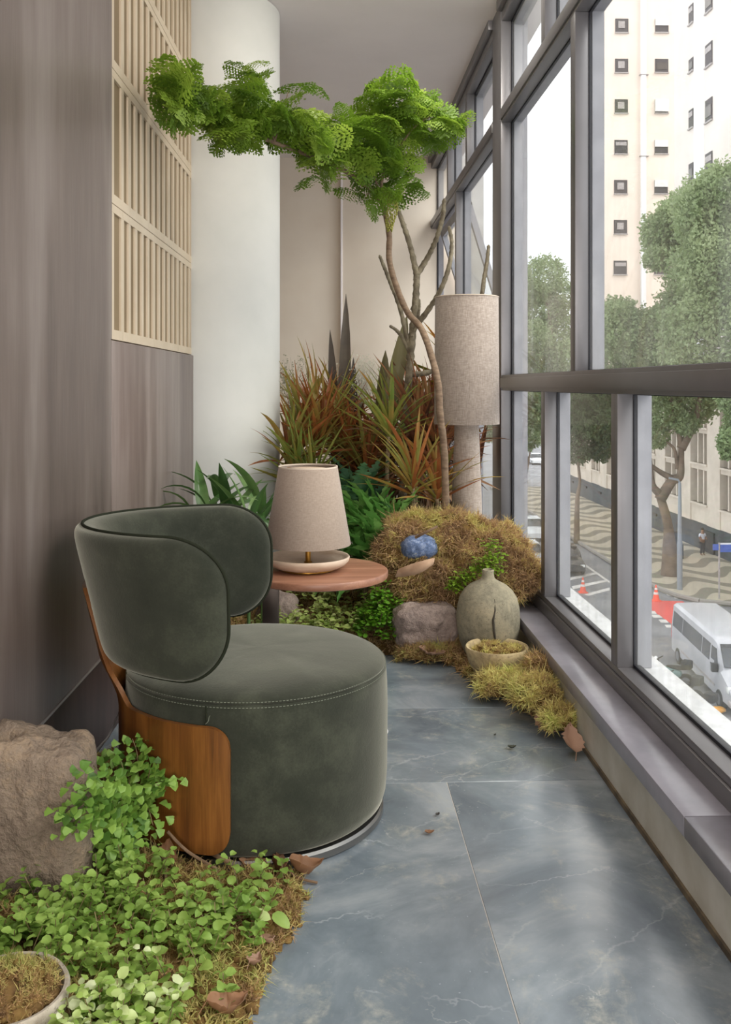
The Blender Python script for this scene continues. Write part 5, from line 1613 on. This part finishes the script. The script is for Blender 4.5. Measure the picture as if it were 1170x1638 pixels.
def tower_window(root, c, w_, h_, facing, kind_):
    """frame, glass and blind as separate pieces; facing 'y' looks to -Y, 'x' looks to -X"""
    def bx_(a0, a1, d0, d1, z0, z1):
        mb = MB()
        if facing == 'y': mb.box(c[0] + a0, c[0] + a1, c[1] - d1, c[1] - d0, c[2] + z0, c[2] + z1)
        else: mb.box(c[0] - d1, c[0] - d0, c[1] + a0, c[1] + a1, c[2] + z0, c[2] + z1)
        return mb
    f = bx_(-w_ / 2, w_ / 2, -0.05, 0.05, -h_ / 2, h_ / 2).build('window', M_wframe, root)
    bx_(-w_ / 2 - 0.05, w_ / 2 + 0.05, -0.02, 0.14, -h_ / 2 - 0.1, -h_ / 2).build('sill', M_grille, f)
    if kind_ == 0: bx_(-w_ * 0.28, w_ * 0.22, 0.04, 0.10, -h_ * 0.2, h_ * 0.3).build('vent_pane', M_grille, f)
    elif kind_ == 1: bx_(-w_ / 2, w_ / 2, 0.04, 0.12, 0.0, h_ / 2).build('blind', M_blind, f)
    elif kind_ == 2: bx_(-w_ * 0.42, w_ * 0.42, 0.04, 0.08, h_ * 0.1, h_ * 0.36).build('pane', M_grille, f)
    elif kind_ == 3: bx_(-w_ / 2, w_ / 2, 0.04, 0.25, -h_ * 0.42, h_ / 2).build('blind', M_blind, f)
    else: bx_(-w_ * 0.4, w_ * 0.4, 0.04, 0.08, -h_ * 0.3, h_ * 0.2).build('pane', M_darkglass, f)
# far tower, its front square to the street
YT = 83.0
tl = P(958, 300, 1.0); sL = YT / tl.y
XT0 = P(955, 300, YT / P(955, 300, 1).y).x
tw1 = thing('peach_tower', 'tall peach rendered tower block with a white downpipe and two columns of small windows', 'tower', (XT0 + 6, YT, ZS))
MB().box(XT0, XT0 + 14, YT, YT + 4, 2.32, 48).build('wall', M_peach, tw1)
def at_y(u, v, Y): t = Y / P(u, v, 1.0).y; return P(u, v, t)
for k, v in enumerate((-24, 41, 105, 170, 235, 299, 363, 428)):
    c = at_y(995.5 - k * 0.4, v, YT); tower_window(tw1, c, 1.18, 1.22, 'y', (0, 0, 0, 0, 2, 0, 0, 2)[k])
    c = at_y(1059.5 - k * 0.3, v, YT); tower_window(tw1, c, 1.2, 1.2, 'y', (4, 1, 4, 3, 1, 1, 2, 4)[k])
px0 = at_y(1027, 300, YT)
MB().box(px0.x - 0.1, px0.x + 0.33, YT - 0.25, YT, 8, 48).build('downpipe', M_whiteb, tw1)
for v in (120, 250): 
    p = at_y(1028, v, YT); MB().box(p.x - 0.3, p.x + 0.5, YT - 0.3, YT, p.z - 0.06, p.z).build('pipe_clip', M_grille, tw1)
# near tower along the street
def at_x(u, v, X): t = X / P(u, v, 1.0).x; return P(u, v, t)
yf = at_x(1079, 300, XF).y
tw2 = thing('pale_tower', 'pale tower block along the street with a white pilaster strip and slanting window columns', 'tower', (XF + 6, 55, 2.3))
MB().box(XF, XF + 12, 30, yf, 2.3, 48).build('wall', M_peach2, tw2)
y0, y1 = at_x(1127, 200, XF).y, at_x(1111, 200, XF).y
MB().box(XF - 0.03, XF, y0, y1, 2.3, 48).build('pilaster', M_whiteb, tw2)
for k, v in enumerate((22.7, 104, 190, 276)):
    tower_window(tw2, at_x(1106.5, v, XF), 0.8, 1.3 if k != 1 else 0.9, 'x', 4 if k % 2 else 2)
for k, v in enumerate((0, 87, 176, 262)):
    tower_window(tw2, at_x(1135, v, XF), 1.15, 1.5, 'x', 2 if k % 2 else 4)

# ---- street trees
def tree_leaf(name, stops):
    return leafmat(name, stops, 0.55, 0.35, 0.35)
M_tree1 = tree_leaf('street_tree_leaf', [(0.0, rgb(92, 112, 74)), (0.5, rgb(128, 148, 102)), (1.0, rgb(172, 184, 140))])
M_tree2 = tree_leaf('pale_street_tree_leaf', [(0.0, rgb(112, 134, 94)), (0.5, rgb(150, 168, 124)), (1.0, rgb(188, 200, 162))])
M_trunk = pbr('street_tree_bark', rgb(96, 82, 70), rgb(132, 114, 98), 1.2, 0.9, kind='Position', bump=0.5, bscale=6, bdist=0.05)
def crown(name, blobs, n, size, mat, root):
    """blobs: (center, radii); leaf quads fill a thick skin of every blob"""
    vol = np.array([b[1][0] * b[1][1] + b[1][0] * b[1][2] for b in blobs]); vol = vol / vol.sum()
    ix = rng.choice(len(blobs), size=n, p=vol)
    Cn = np.array([list(b[0]) for b in blobs])[ix]; R = np.array([list(b[1]) for b in blobs])[ix]
    D = rng.normal(size=(n, 3)); D /= np.linalg.norm(D, axis=1, keepdims=True)
    nz_ = np.array([mnoise.noise(Vector(d) * 3.2 + Vector((i * 3.1, 0, 0))) for d, i in zip(D, ix)])[:, None]
    nz2 = np.array([mnoise.noise(Vector(d) * 9 + Vector((i * 5.1, 2, 0))) for d, i in zip(D, ix)])[:, None]
    rad = (0.55 + 0.45 * rng.uniform(size=(n, 1)) ** 0.7) * (1 + 0.30 * nz_ + 0.22 * nz2)
    C = Cn + D * R * rad
    a = rng.normal(size=(n, 3)); a /= np.linalg.norm(a, axis=1, keepdims=True)
    b = np.cross(a, rng.normal(size=(n, 3))); b /= np.linalg.norm(b, axis=1, keepdims=True)
    s = size * rng.uniform(0.6, 1.3, (n, 1))
    V = np.stack([C - a * s * 0.6, C - b * s * 0.32, C + a * s * 0.6, C + b * s * 0.32], 1).reshape(-1, 3)
    q = root; off = np.array(root.location)
    me = mesh_np(name, V - off, [(np.arange(n) * 4)[:, None] + np.array([[0, 1, 2, 3]])], mat)
    o = bpy.data.objects.new(name, me); COL.objects.link(o); o.parent = root; o['kind'] = 'stuff'
def street_tree(label, t, base, trunk, limbs, blobs, n, size, mat, rb=0.35, dt=0.0, sq=0.9):
    g = P(base[0], base[1], t); g.z = ZS + 0.15
    root = thing('street_tree', label, 'tree', g)
    pts = smoothpath([tuple(g - Vector((0, 0, 0.1)))] + [tuple(P(u, v, t)) for u, v in trunk], 5)
    MB().tube(pts, [rb * (1.5 - 0.75 * min(1, i / len(pts) * 2.2)) * (1 - 0.25 * i / len(pts)) for i in range(len(pts))], 12).build('trunk', M_trunk, root, smooth=180)
    for lb in limbs:
        p2 = smoothpath([tuple(P(u, v, t + (k[0] if k else 0))) for u, v, *k in lb[1]], 5)
        MB().tube(p2, [lb[0] * (1 - 0.6 * i / (len(p2) - 1)) for i in range(len(p2))], 8).build('branch', M_trunk, root, smooth=180)
    bl = []
    for (u, v, r, *k) in blobs:
        rm = r * t / FPX
        bl.append((P(u, v, t + (k[0] if k else random.uniform(-2, 2))), (rm, rm, rm * sq)))
    crown('crown', bl, n, size, mat, root)
TT = 56.0
street_tree('big street tree with a forked brown trunk and wide crown on the wave-patterned pavement', TT, (1074, 919),
            [(1072, 880), (1069, 840), (1060, 805), (1053, 785)],
            [(0.36, [(1056, 800), (1075, 770), (1088, 762), (1090, 735), (1091, 712)]), (0.30, [(1090, 718), (1100, 700), (1110, 680), (1118, 650), (1122, 600)]), (0.2, [(1090, 715), (1086, 690), (1078, 660), (1070, 610)]),
             (0.2, [(1078, 766), (1060, 757), (1044, 746), (1030, 735)]), (0.14, [(1084, 750), (1080, 720), (1066, 706)]), (0.25, [(1054, 788), (1044, 775), (1040, 740), (1030, 700)]), (0.18, [(1122, 610), (1140, 560), (1150, 480)]), (0.16, [(1072, 620), (1050, 560), (1010, 530)])],
            [(1140, 340, 60, -5), (1165, 310, 52, -6), (1070, 370, 45), (1100, 345, 48), (1050, 415, 22), (1060, 385, 34), (1165, 430, 78, -6), (1120, 440, 52, -2), (1100, 500, 52), (1000, 530, 52), (985, 500, 30), (1045, 540, 50), (1140, 540, 78, -6), (975, 580, 45), (1050, 600, 50),
             (1065, 660, 34), (1110, 640, 45), (1050, 700, 22), (1100, 680, 20)], 110000, 0.19, M_tree1, 0.42)
street_tree('street tree with a thin bent trunk seen through the middle low pane', 68.0, (923, 832),
            [(924, 800), (928, 770), (925, 735), (927, 700)], [(0.1, [(927, 720), (940, 690), (950, 650)])],
            [(945, 670, 36), (915, 690, 34), (975, 680, 40), (930, 640, 40), (960, 640, 36), (900, 640, 36), (925, 725, 20), (960, 720, 22)], 36000, 0.2, M_tree1, 0.16)
street_tree('street tree whose rounded crown rises into the sky in the tall left pane', 82.0, (880, 790),
            [(880, 740), (880, 640)], [(0.2, [(880, 650), (885, 560), (875, 480)]), (0.15, [(880, 640), (905, 570)])],
            [(872, 440, 34), (845, 470, 30), (900, 475, 30), (862, 500, 42), (895, 530, 40), (850, 550, 40), (910, 580, 40), (868, 590, 44), (840, 600, 34), (812, 560, 40), (800, 500, 34)], 46000, 0.22, M_tree2, 0.25)
street_tree('pale street tree far up the street in the narrow left low pane', 110.0, (840, 793),
            [(842, 760), (846, 730)], [(0.12, [(846, 740), (850, 710)])],
            [(846, 700, 22), (855, 672, 24), (838, 690, 22), (848, 650, 26), (865, 660, 22), (770, 660, 30), (790, 640, 28), (783, 690, 20), (860, 625, 30)], 22000, 0.28, M_tree2, 0.28)
street_tree('street tree reaching in from the right edge over the stone house', 46.0, (1230, 950),
            [(1228, 850), (1222, 760)], [(0.15, [(1222, 770), (1190, 720), (1170, 700)])],
            [(1170, 708, 22), (1185, 690, 30), (1200, 660, 40), (1180, 640, 30), (1164, 725, 12)], 12000, 0.18, M_tree1, 0.3)

# ---- poles, sign, cones
M_pole = pbr('pale_grey_pole', rgb(140, 146, 152), None, rough=0.5)
M_signblue = pbr('blue_sign', rgb(70, 96, 178), None, rough=0.5)
M_signwhite = pbr('white_sign_band', rgb(232, 234, 240), None, rough=0.5)
M_black = pbr('black_box', rgb(38, 40, 46), None, rough=0.6)
pg = G(1088, 943, .15)
lp_ = thing('street_lamp', 'pale grey street lamp pole beside the big street tree', 'street lamp', (pg.x, pg.y, ZS + 0.15))
MB().tube([(pg.x, pg.y, ZS + 0.1), (pg.x, pg.y, -7.5)], 0.15, 12).build('pole_base', M_pole, lp_, smooth=60)
MB().tube([(pg.x, pg.y, -7.5), (pg.x, pg.y, -4.2)], [0.13, 0.08], 12).build('pole', M_pole, lp_, smooth=60)
MB().tube([(pg.x, pg.y, -4.2), (pg.x - 0.1, pg.y, -4.05), (pg.x - 0.6, pg.y, -3.95)], 0.06, 8).build('arm', M_pole, lp_, smooth=60)
bxg = G(1083, 893, .15)
tb_ = thing('signal_cabinet', 'black traffic signal cabinet behind the street lamp pole', 'cabinet', (bxg.x, bxg.y, ZS + 0.15))
MB().box(bxg.x - 0.5, bxg.x + 0.35, bxg.y - 0.3, bxg.y + 0.3, ZS + 0.15, ZS + 1.1).build('body', M_black, tb_, bevel=0.03)
MB().tube([(bxg.x - 0.1, bxg.y, ZS + 1.1), (bxg.x - 0.1, bxg.y, ZS + 1.9)], 0.3, 10).build('signal_head', M_black, tb_, smooth=60)
sg = G(1151, 958, .15)
ss = thing('street_sign', 'blue and white street name sign on a thin grey post', 'sign', (sg.x, sg.y, ZS + 0.15))
zt = P(1151, 872, sg.y).z
MB().tube([(sg.x, sg.y, ZS + 0.1), (sg.x, sg.y, zt)], 0.05, 8).build('post', M_grille, ss)
MB().box(sg.x + 0.05, sg.x + 1.3, sg.y - 0.03, sg.y, zt - 0.5, zt - 0.1).build('plate', M_signblue, ss)
MB().box(sg.x + 0.05, sg.x + 1.3, sg.y - 0.035, sg.y + 0.005, zt - 0.1, zt - 0.02).build('plate_band', M_signwhite, ss)
MB().box(sg.x - 0.35, sg.x + 0.02, sg.y - 0.03, sg.y, zt - 0.4, zt - 0.08).build('side_plate', M_signblue, ss)
M_cone = pbr('orange_cone', rgb(240, 92, 66), None, rough=0.6)
for (u, v, lab) in ((738, 0, None),):
    pass
def cone(g, label):
    r = thing('traffic_cone', label, 'traffic cone', g, group='traffic cones on the street')
    MB().box(g.x - 0.23, g.x + 0.23, g.y - 0.23, g.y + 0.23, g.z, g.z + 0.05).build('base', M_cone, r)
    prof = [(0.18, 0.05), (0.03, 0.85), (0, 0.85)]
    MB().lathe(prof, 20, tuple(g)).build('cone', M_cone, r, smooth=60)
    for z0, z1 in ((0.35, 0.47), (0.6, 0.7)):
        ra = 0.18 - 0.15 * (z0 - 0.05) / 0.8; rb_ = 0.18 - 0.15 * (z1 - 0.05) / 0.8
        MB().lathe([(ra + 0.006, z0), (rb_ + 0.006, z1)], 20, tuple(g)).build('band', M_white, r, smooth=60)
cone(G(1050, 961), 'traffic cone standing at the end of the red lane patch')
cone(G(933, 948), 'traffic cone on the striped parking bay in the middle low pane')

# ---- vehicles
M_van = pbr('silver_van_paint', rgb(176, 176, 180), rgb(184, 184, 188), 1, 0.35, coat=0.4)
M_vglass = pbr('vehicle_glass', rgb(44, 48, 54), rgb(60, 64, 70), 3, 0.15, spec=0.7)
M_tyre = pbr('tyre_rubber', rgb(36, 36, 38), None, rough=0.8)
M_hub = pbr('wheel_hub', rgb(130, 132, 136), None, rough=0.4, metal=0.6)
M_light = pbr('headlamp_lens', rgb(226, 228, 224), None, rough=0.15, spec=0.8)
M_redl = pbr('tail_lamp', rgb(190, 50, 44), None, rough=0.3)
M_amber = pbr('amber_lens', rgb(226, 160, 60), None, rough=0.3)
def wheel(root, x, y, z, r, w_, name='wheel'):
    """axis along local X"""
    prof = [(0.0, -w_ / 2), (r * 0.6, -w_ / 2), (r * 0.66, -w_ / 2 - 0.01), (r * 0.93, -w_ / 2), (r, -w_ / 2 + 0.03), (r, w_ / 2 - 0.03), (r * 0.93, w_ / 2), (r * 0.66, w_ / 2 + 0.01), (r * 0.6, w_ / 2), (0, w_ / 2)]
    mb = MB().lathe(prof, 24)
    mb.v = [(x + p[2], y + p[0], z + p[1]) for p in mb.v]
    o = mb.build(name, M_tyre, root, smooth=40, world=False)
    mb = MB().lathe([(0, -w_ / 2 - 0.015), (r * 0.58, -w_ / 2 - 0.012), (r * 0.6, 0), (r * 0.58, w_ / 2 + 0.012), (0, w_ / 2 + 0.015)], 16)
    mb.v = [(x + p[2], y + p[0], z + p[1]) for p in mb.v]
    mb.build('hub', M_hub, o, smooth=40, world=False)
def body_loft(sections, W):
    """sections: list of (y, z_bottom, z_belt, z_roof, half-width factor at the roof)"""
    rows = []
    for (y, z0, zb_, zr, k, kw) in sections:
        w2 = W / 2 * kw
        rows.append([(-w2, y, z0), (-w2 * 1.0, y, (z0 + zb_) / 2), (-w2, y, zb_), (-w2 * k, y, zr - 0.10), (-w2 * k * 0.86, y, zr), (0, y, zr + 0.03), (w2 * k * 0.86, y, zr), (w2 * k, y, zr - 0.10), (w2, y, zb_), (w2, y, (z0 + zb_) / 2), (w2, y, z0)])
    mb = MB().grid(rows)
    n = len(rows[0])
    mb.add(rows[0], [tuple(range(n))]); mb.add(rows[-1], [tuple(range(n - 1, -1, -1))])
    mb.add([rows[0][0], rows[0][-1], rows[-1][-1], rows[-1][0]], [(0, 1, 2, 3)])
    return mb
rw, fw = G(1087, 1062), G(1153, 1133)
axis = math.atan2(-(fw.x - rw.x), (fw.y - rw.y))
midp = (rw + fw) / 2
W_v = 2.05; Lw = (fw - rw).length
fdir = (fw - rw).normalized(); left = Vector((-fdir.y, fdir.x, 0))
van = thing('passenger_van', 'silver high-roofed passenger van parked at the crossing, lower right pane', 'van', (midp.x, midp.y, ZS), math.atan2(-fdir.x, fdir.y))
# local +Y = forwards; the wheels seen are on the side nearer our house
side = 1 if (left.x < 0) else -1
van.location = midp + left * (-side) * (W_v / 2 - 0.05) * (1 if side > 0 else 1)
van.location.z = ZS
van.scale = (1, 1, 0.93)
h = Lw / 2
VB = lambda mb, nm, mat, p=None, **k: mb.build(nm, mat, p or van, world=False, **k)
VB(body_loft([(-h - 1.05, 0.45, 1.5, 2.35, 0.92, 0.97), (-h - 0.95, 0.4, 1.5, 2.48, 0.92, 1.0), (h - 0.9, 0.4, 1.5, 2.5, 0.92, 1.0), (h - 0.55, 0.4, 1.5, 2.42, 0.9, 1.0), (h + 0.15, 0.4, 1.42, 1.62, 0.9, 0.99), (h + 0.8, 0.4, 1.1, 1.22, 0.88, 0.95), (h + 0.98, 0.42, 0.8, 0.95, 0.86, 0.88)], W_v), 'body', M_van, smooth=35)
for s in (-1, 1):
    wy = [(-h - 0.8, -h + 0.55), (-h + 0.62, h - 2.15), (h - 2.08, h - 1.12)]
    for a, b in wy:
        mb = MB(); x0 = s * W_v / 2
        mb.hexa([(x0 * 1.003, a, 1.5), (x0 * 1.003, b, 1.5), (x0 * 0.96, b, 1.5), (x0 * 0.96, a, 1.5), (x0 * 0.945, a, 2.16), (x0 * 0.945, b, 2.16), (x0 * 0.9, b, 2.16), (x0 * 0.9, a, 2.16)])
        VB(mb, 'side_window', M_vglass)
    mb = MB(); x0 = s * W_v / 2
    mb.hexa([(x0 * 1.004, h - 1.0, 1.42), (x0 * 1.004, h - 0.1, 1.42), (x0 * 0.96, h - 0.1, 1.42), (x0 * 0.96, h - 1.0, 1.42), (x0 * 0.95, h - 1.0, 2.14), (x0 * 0.95, h - 0.5, 2.14), (x0 * 0.9, h - 0.5, 2.14), (x0 * 0.9, h - 1.0, 2.14)])
    VB(mb, 'door_window', M_vglass)
    VB(MB().box(*sorted((x0 * 1.005, x0 * 1.22)), h - 0.25, h - 0.05, 1.35, 1.68), 'mirror', M_tyre, bevel=0.03)
    VB(MB().box(*sorted((x0 * 1.002, x0 * 1.012)), -h + 0.5, h - 0.5, 0.68, 0.78), 'side_strip', M_grille)
    VB(MB().box(*sorted((x0 * 0.62, x0 * 0.97)), h + 0.62, h + 0.86, 0.82, 1.08), 'headlamp', M_light, bevel=0.04)
    VB(MB().box(*sorted((x0 * 0.82, x0 * 0.99)), -h - 1.08, -h - 1.0, 0.9, 1.5), 'tail_lamp', M_redl)
    for y in (-h, h): wheel(van, x0 * 0.9, y, 0.36, 0.36, 0.24)
mb = MB(); mb.hexa([(-0.88, h - 0.28, 2.28), (0.88, h - 0.28, 2.28), (0.9, h + 0.12, 1.66), (-0.9, h + 0.12, 1.66), (-0.88, h - 0.50, 2.36), (0.88, h - 0.50, 2.36), (0.9, h + 0.02, 1.60), (-0.9, h + 0.02, 1.60)])
mb.v = [(x, y + 0.14, z) for x, y, z in mb.v]
VB(mb, 'windscreen', M_vglass)
VB(MB().box(-0.55, 0.55, h + 0.92, h + 1.02, 0.62, 0.88), 'grille', M_tyre, bevel=0.03)
VB(MB().box(-0.98, 0.98, h + 0.75, h + 1.06, 0.36, 0.60), 'bumper', M_grille, bevel=0.05)
VB(MB().box(-0.26, 0.26, h + 1.06, h + 1.075, 0.44, 0.56), 'number_plate', M_white)
def car(label, g, rz, paint, L=4.2, W=1.75):
    root = thing('parked_car', label, 'car', g, rz)
    B = lambda mb, nm, mat, **k: mb.build(nm, mat, root, world=False, **k)
    hl = L / 2
    B(body_loft([(-hl, 0.3, 0.7, 0.85, 0.9, 0.9), (-hl + 0.2, 0.25, 0.75, 0.98, 0.92, 1), (hl - 1.2, 0.25, 0.75, 0.98, 0.92, 1), (hl - 0.25, 0.25, 0.65, 0.8, 0.9, 0.97), (hl, 0.3, 0.5, 0.62, 0.85, 0.88)], W), 'body', paint, smooth=40)
    B(body_loft([(-hl + 0.35, 0.9, 0.95, 1.0, 0.85, 0.9), (-hl + 0.9, 0.9, 1.2, 1.44, 0.84, 0.92), (0.3, 0.9, 1.2, 1.46, 0.84, 0.92), (hl - 1.15, 0.9, 0.93, 0.97, 0.85, 0.9)], W), 'cabin', M_vglass, smooth=40)
    B(MB().box(-W * 0.36, W * 0.36, -hl + 0.9, 0.35, 1.44, 1.5), 'roof', paint, bevel=0.03)
    for s in (-1, 1):
        B(MB().box(*sorted((s * W * 0.28, s * W * 0.44)), hl - 0.22, hl - 0.04, 0.52, 0.68), 'headlamp', M_light, bevel=0.02)
        for y in (-hl + 0.8, hl - 0.85): wheel(root, s * W * 0.44, y, 0.31, 0.31, 0.2)
M_carblk = pbr('black_car_paint', rgb(46, 48, 54), None, rough=0.25, coat=0.6)
M_carwht = pbr('white_car_paint', rgb(222, 224, 226), None, rough=0.25, coat=0.6)
M_carsil = pbr('silver_car_paint', rgb(182, 186, 192), None, rough=0.25, coat=0.6)
car('black car parked by the striped bay, cut by the window post', G(906, 911), math.radians(176), M_carblk)
car('white car in the street seen in the narrow left low pane', G(851, 860), math.radians(178), M_carwht)
car('silver car nearer than the white one in the narrow left pane', G(846, 905), math.radians(178), M_carsil)
car('white car far up the street under the pale tree', G(858, 742), math.radians(178), M_carwht)
M_teal = pbr('teal_fairing', rgb(120, 150, 146), None, rough=0.3)
M_grey_m = pbr('grey_fairing', rgb(150, 146, 142), None, rough=0.4)
def motorbike(label, g, rz, paint):
    root = thing('motorbike', label, 'motorbike', g, rz)
    B = lambda mb, nm, mat, **k: mb.build(nm, mat, root, world=False, **k)
    for y in (-0.65, 0.65): wheel(root, 0, y, 0.3, 0.3, 0.12)
    B(MB().blob((0, 0.0, 0.55), (0.14, 0.5, 0.2), sub=3, amp=0.05, power=2.5), 'body', paint, smooth=180)
    B(MB().blob((0, -0.3, 0.78), (0.14, 0.42, 0.07), sub=3, amp=0.05), 'seat', M_tyre, smooth=180)
    B(MB().tube([(0, 0.65, 0.3), (0, 0.5, 0.75), (0, 0.42, 1.0)], 0.05, 8), 'fork', M_hub, smooth=60)
    B(MB().tube([(-0.34, 0.36, 1.02), (0, 0.42, 1.0), (0.34, 0.36, 1.02)], 0.025, 6), 'handlebar', M_tyre)
    B(MB().blob((0, 0.52, 0.92), (0.16, 0.1, 0.16), sub=2, amp=0.05), 'headlamp', M_light, smooth=180)
    B(MB().box(-0.2, 0.2, -0.85, -0.5, 0.8, 1.1), 'top_box', M_tyre, bevel=0.04)
motorbike('motorbike with pale teal fairing parked beside the van', G(1071, 1098), 0.9, M_teal)
motorbike('grey motorbike parked below the van front wheel', G(1108, 1152), 0.7, M_grey_m)
motorbike('second grey motorbike between the teal one and the van', G(1087, 1124), 0.8, M_grey_m)
gl_ = G(1146, 1141)
o = MB().blob((gl_.x, gl_.y, ZS + 0.12), (0.35, 0.2, 0.12), sub=3, amp=0.15).build('orange_bag', M_amber, None, smooth=180)
tag(o, 'small orange bag lying on the asphalt in front of the van', 'bag')

# ---- the man by the granite base
M_skin = pbr('skin', rgb(150, 110, 90), None, rough=0.6)
M_shirt = pbr('white_shirt', rgb(222, 226, 240), None, rough=0.8)
M_trouser = pbr('dark_trousers', rgb(46, 48, 60), None, rough=0.8)
M_hair = pbr('dark_hair', rgb(36, 30, 28), None, rough=0.8)
pg = at_x(1124, 886, XF - 0.75); pg.z = ZS + 0.15
man = thing('person', 'person in a white shirt and dark trousers leaning by the granite base', 'person', pg, math.radians(20))
def skin_body(name, joints, edges, mat, parent):
    me = bpy.data.meshes.new(name)
    me.from_pydata([j[0] for j in joints], edges, [])
    me.materials.append(mat)
    o = bpy.data.objects.new(name, me); COL.objects.link(o); o.parent = parent
    md = o.modifiers.new('skin', 'SKIN'); md.use_smooth_shade = True
    for k, j in enumerate(joints):
        me.skin_vertices[0].data[k].radius = (j[1], j[1])
    me.skin_vertices[0].data[0].use_root = True
    sb = o.modifiers.new('sub', 'SUBSURF'); sb.levels = 1; sb.render_levels = 1
    return o
J = [((0, 0, 0.93), 0.15), ((0, 0, 1.15), 0.14), ((0, 0, 1.38), 0.15), ((0, 0.0, 1.52), 0.055), ((0, -0.02, 1.62), 0.095), ((0, -0.02, 1.73), 0.085),
     ((-0.2, 0, 1.42), 0.06), ((-0.29, -0.05, 1.14), 0.048), ((-0.16, -0.26, 1.08), 0.04), ((-0.10, -0.34, 1.10), 0.035),
     ((0.2, 0, 1.42), 0.06), ((0.28, -0.05, 1.14), 0.048), ((0.14, -0.26, 1.10), 0.04), ((0.06, -0.33, 1.12), 0.035),
     ((-0.1, 0, 0.88), 0.095), ((-0.11, -0.05, 0.48), 0.065), ((-0.11, 0.02, 0.08), 0.05), ((-0.11, -0.14, 0.05), 0.045),
     ((0.1, 0, 0.88), 0.095), ((0.13, -0.03, 0.48), 0.065), ((0.13, 0.04, 0.08), 0.05), ((0.13, -0.12, 0.05), 0.045)]
E = [(0, 1), (1, 2), (2, 3), (3, 4), (4, 5), (2, 6), (6, 7), (7, 8), (8, 9), (2, 10), (10, 11), (11, 12), (12, 13), (0, 14), (14, 15), (15, 16), (16, 17), (0, 18), (18, 19), (19, 20), (20, 21)]
skin_body('body', J, E, M_skin, man)
JS = [((0, 0, 1.0), 0.165), ((0, 0, 1.15), 0.155), ((0, 0, 1.38), 0.165), ((-0.2, 0, 1.42), 0.078), ((-0.27, -0.03, 1.22), 0.066), ((0.2, 0, 1.42), 0.078), ((0.26, -0.03, 1.22), 0.066)]
skin_body('shirt', JS, [(0, 1), (1, 2), (2, 3), (3, 4), (2, 5), (5, 6)], M_shirt, man)
JT = [((0, 0, 0.97), 0.165), ((-0.1, 0, 0.86), 0.115), ((-0.11, -0.05, 0.48), 0.085), ((-0.11, 0.02, 0.12), 0.075), ((0.1, 0, 0.86), 0.115), ((0.13, -0.03, 0.48), 0.085), ((0.13, 0.04, 0.12), 0.075)]
skin_body('trousers', JT, [(0, 1), (1, 2), (2, 3), (0, 4), (4, 5), (5, 6)], M_trouser, man)
MB().blob((0, 0.0, 1.77), (0.1, 0.11, 0.085), sub=2, amp=0.05).build('hair', M_hair, man, smooth=180, world=False)
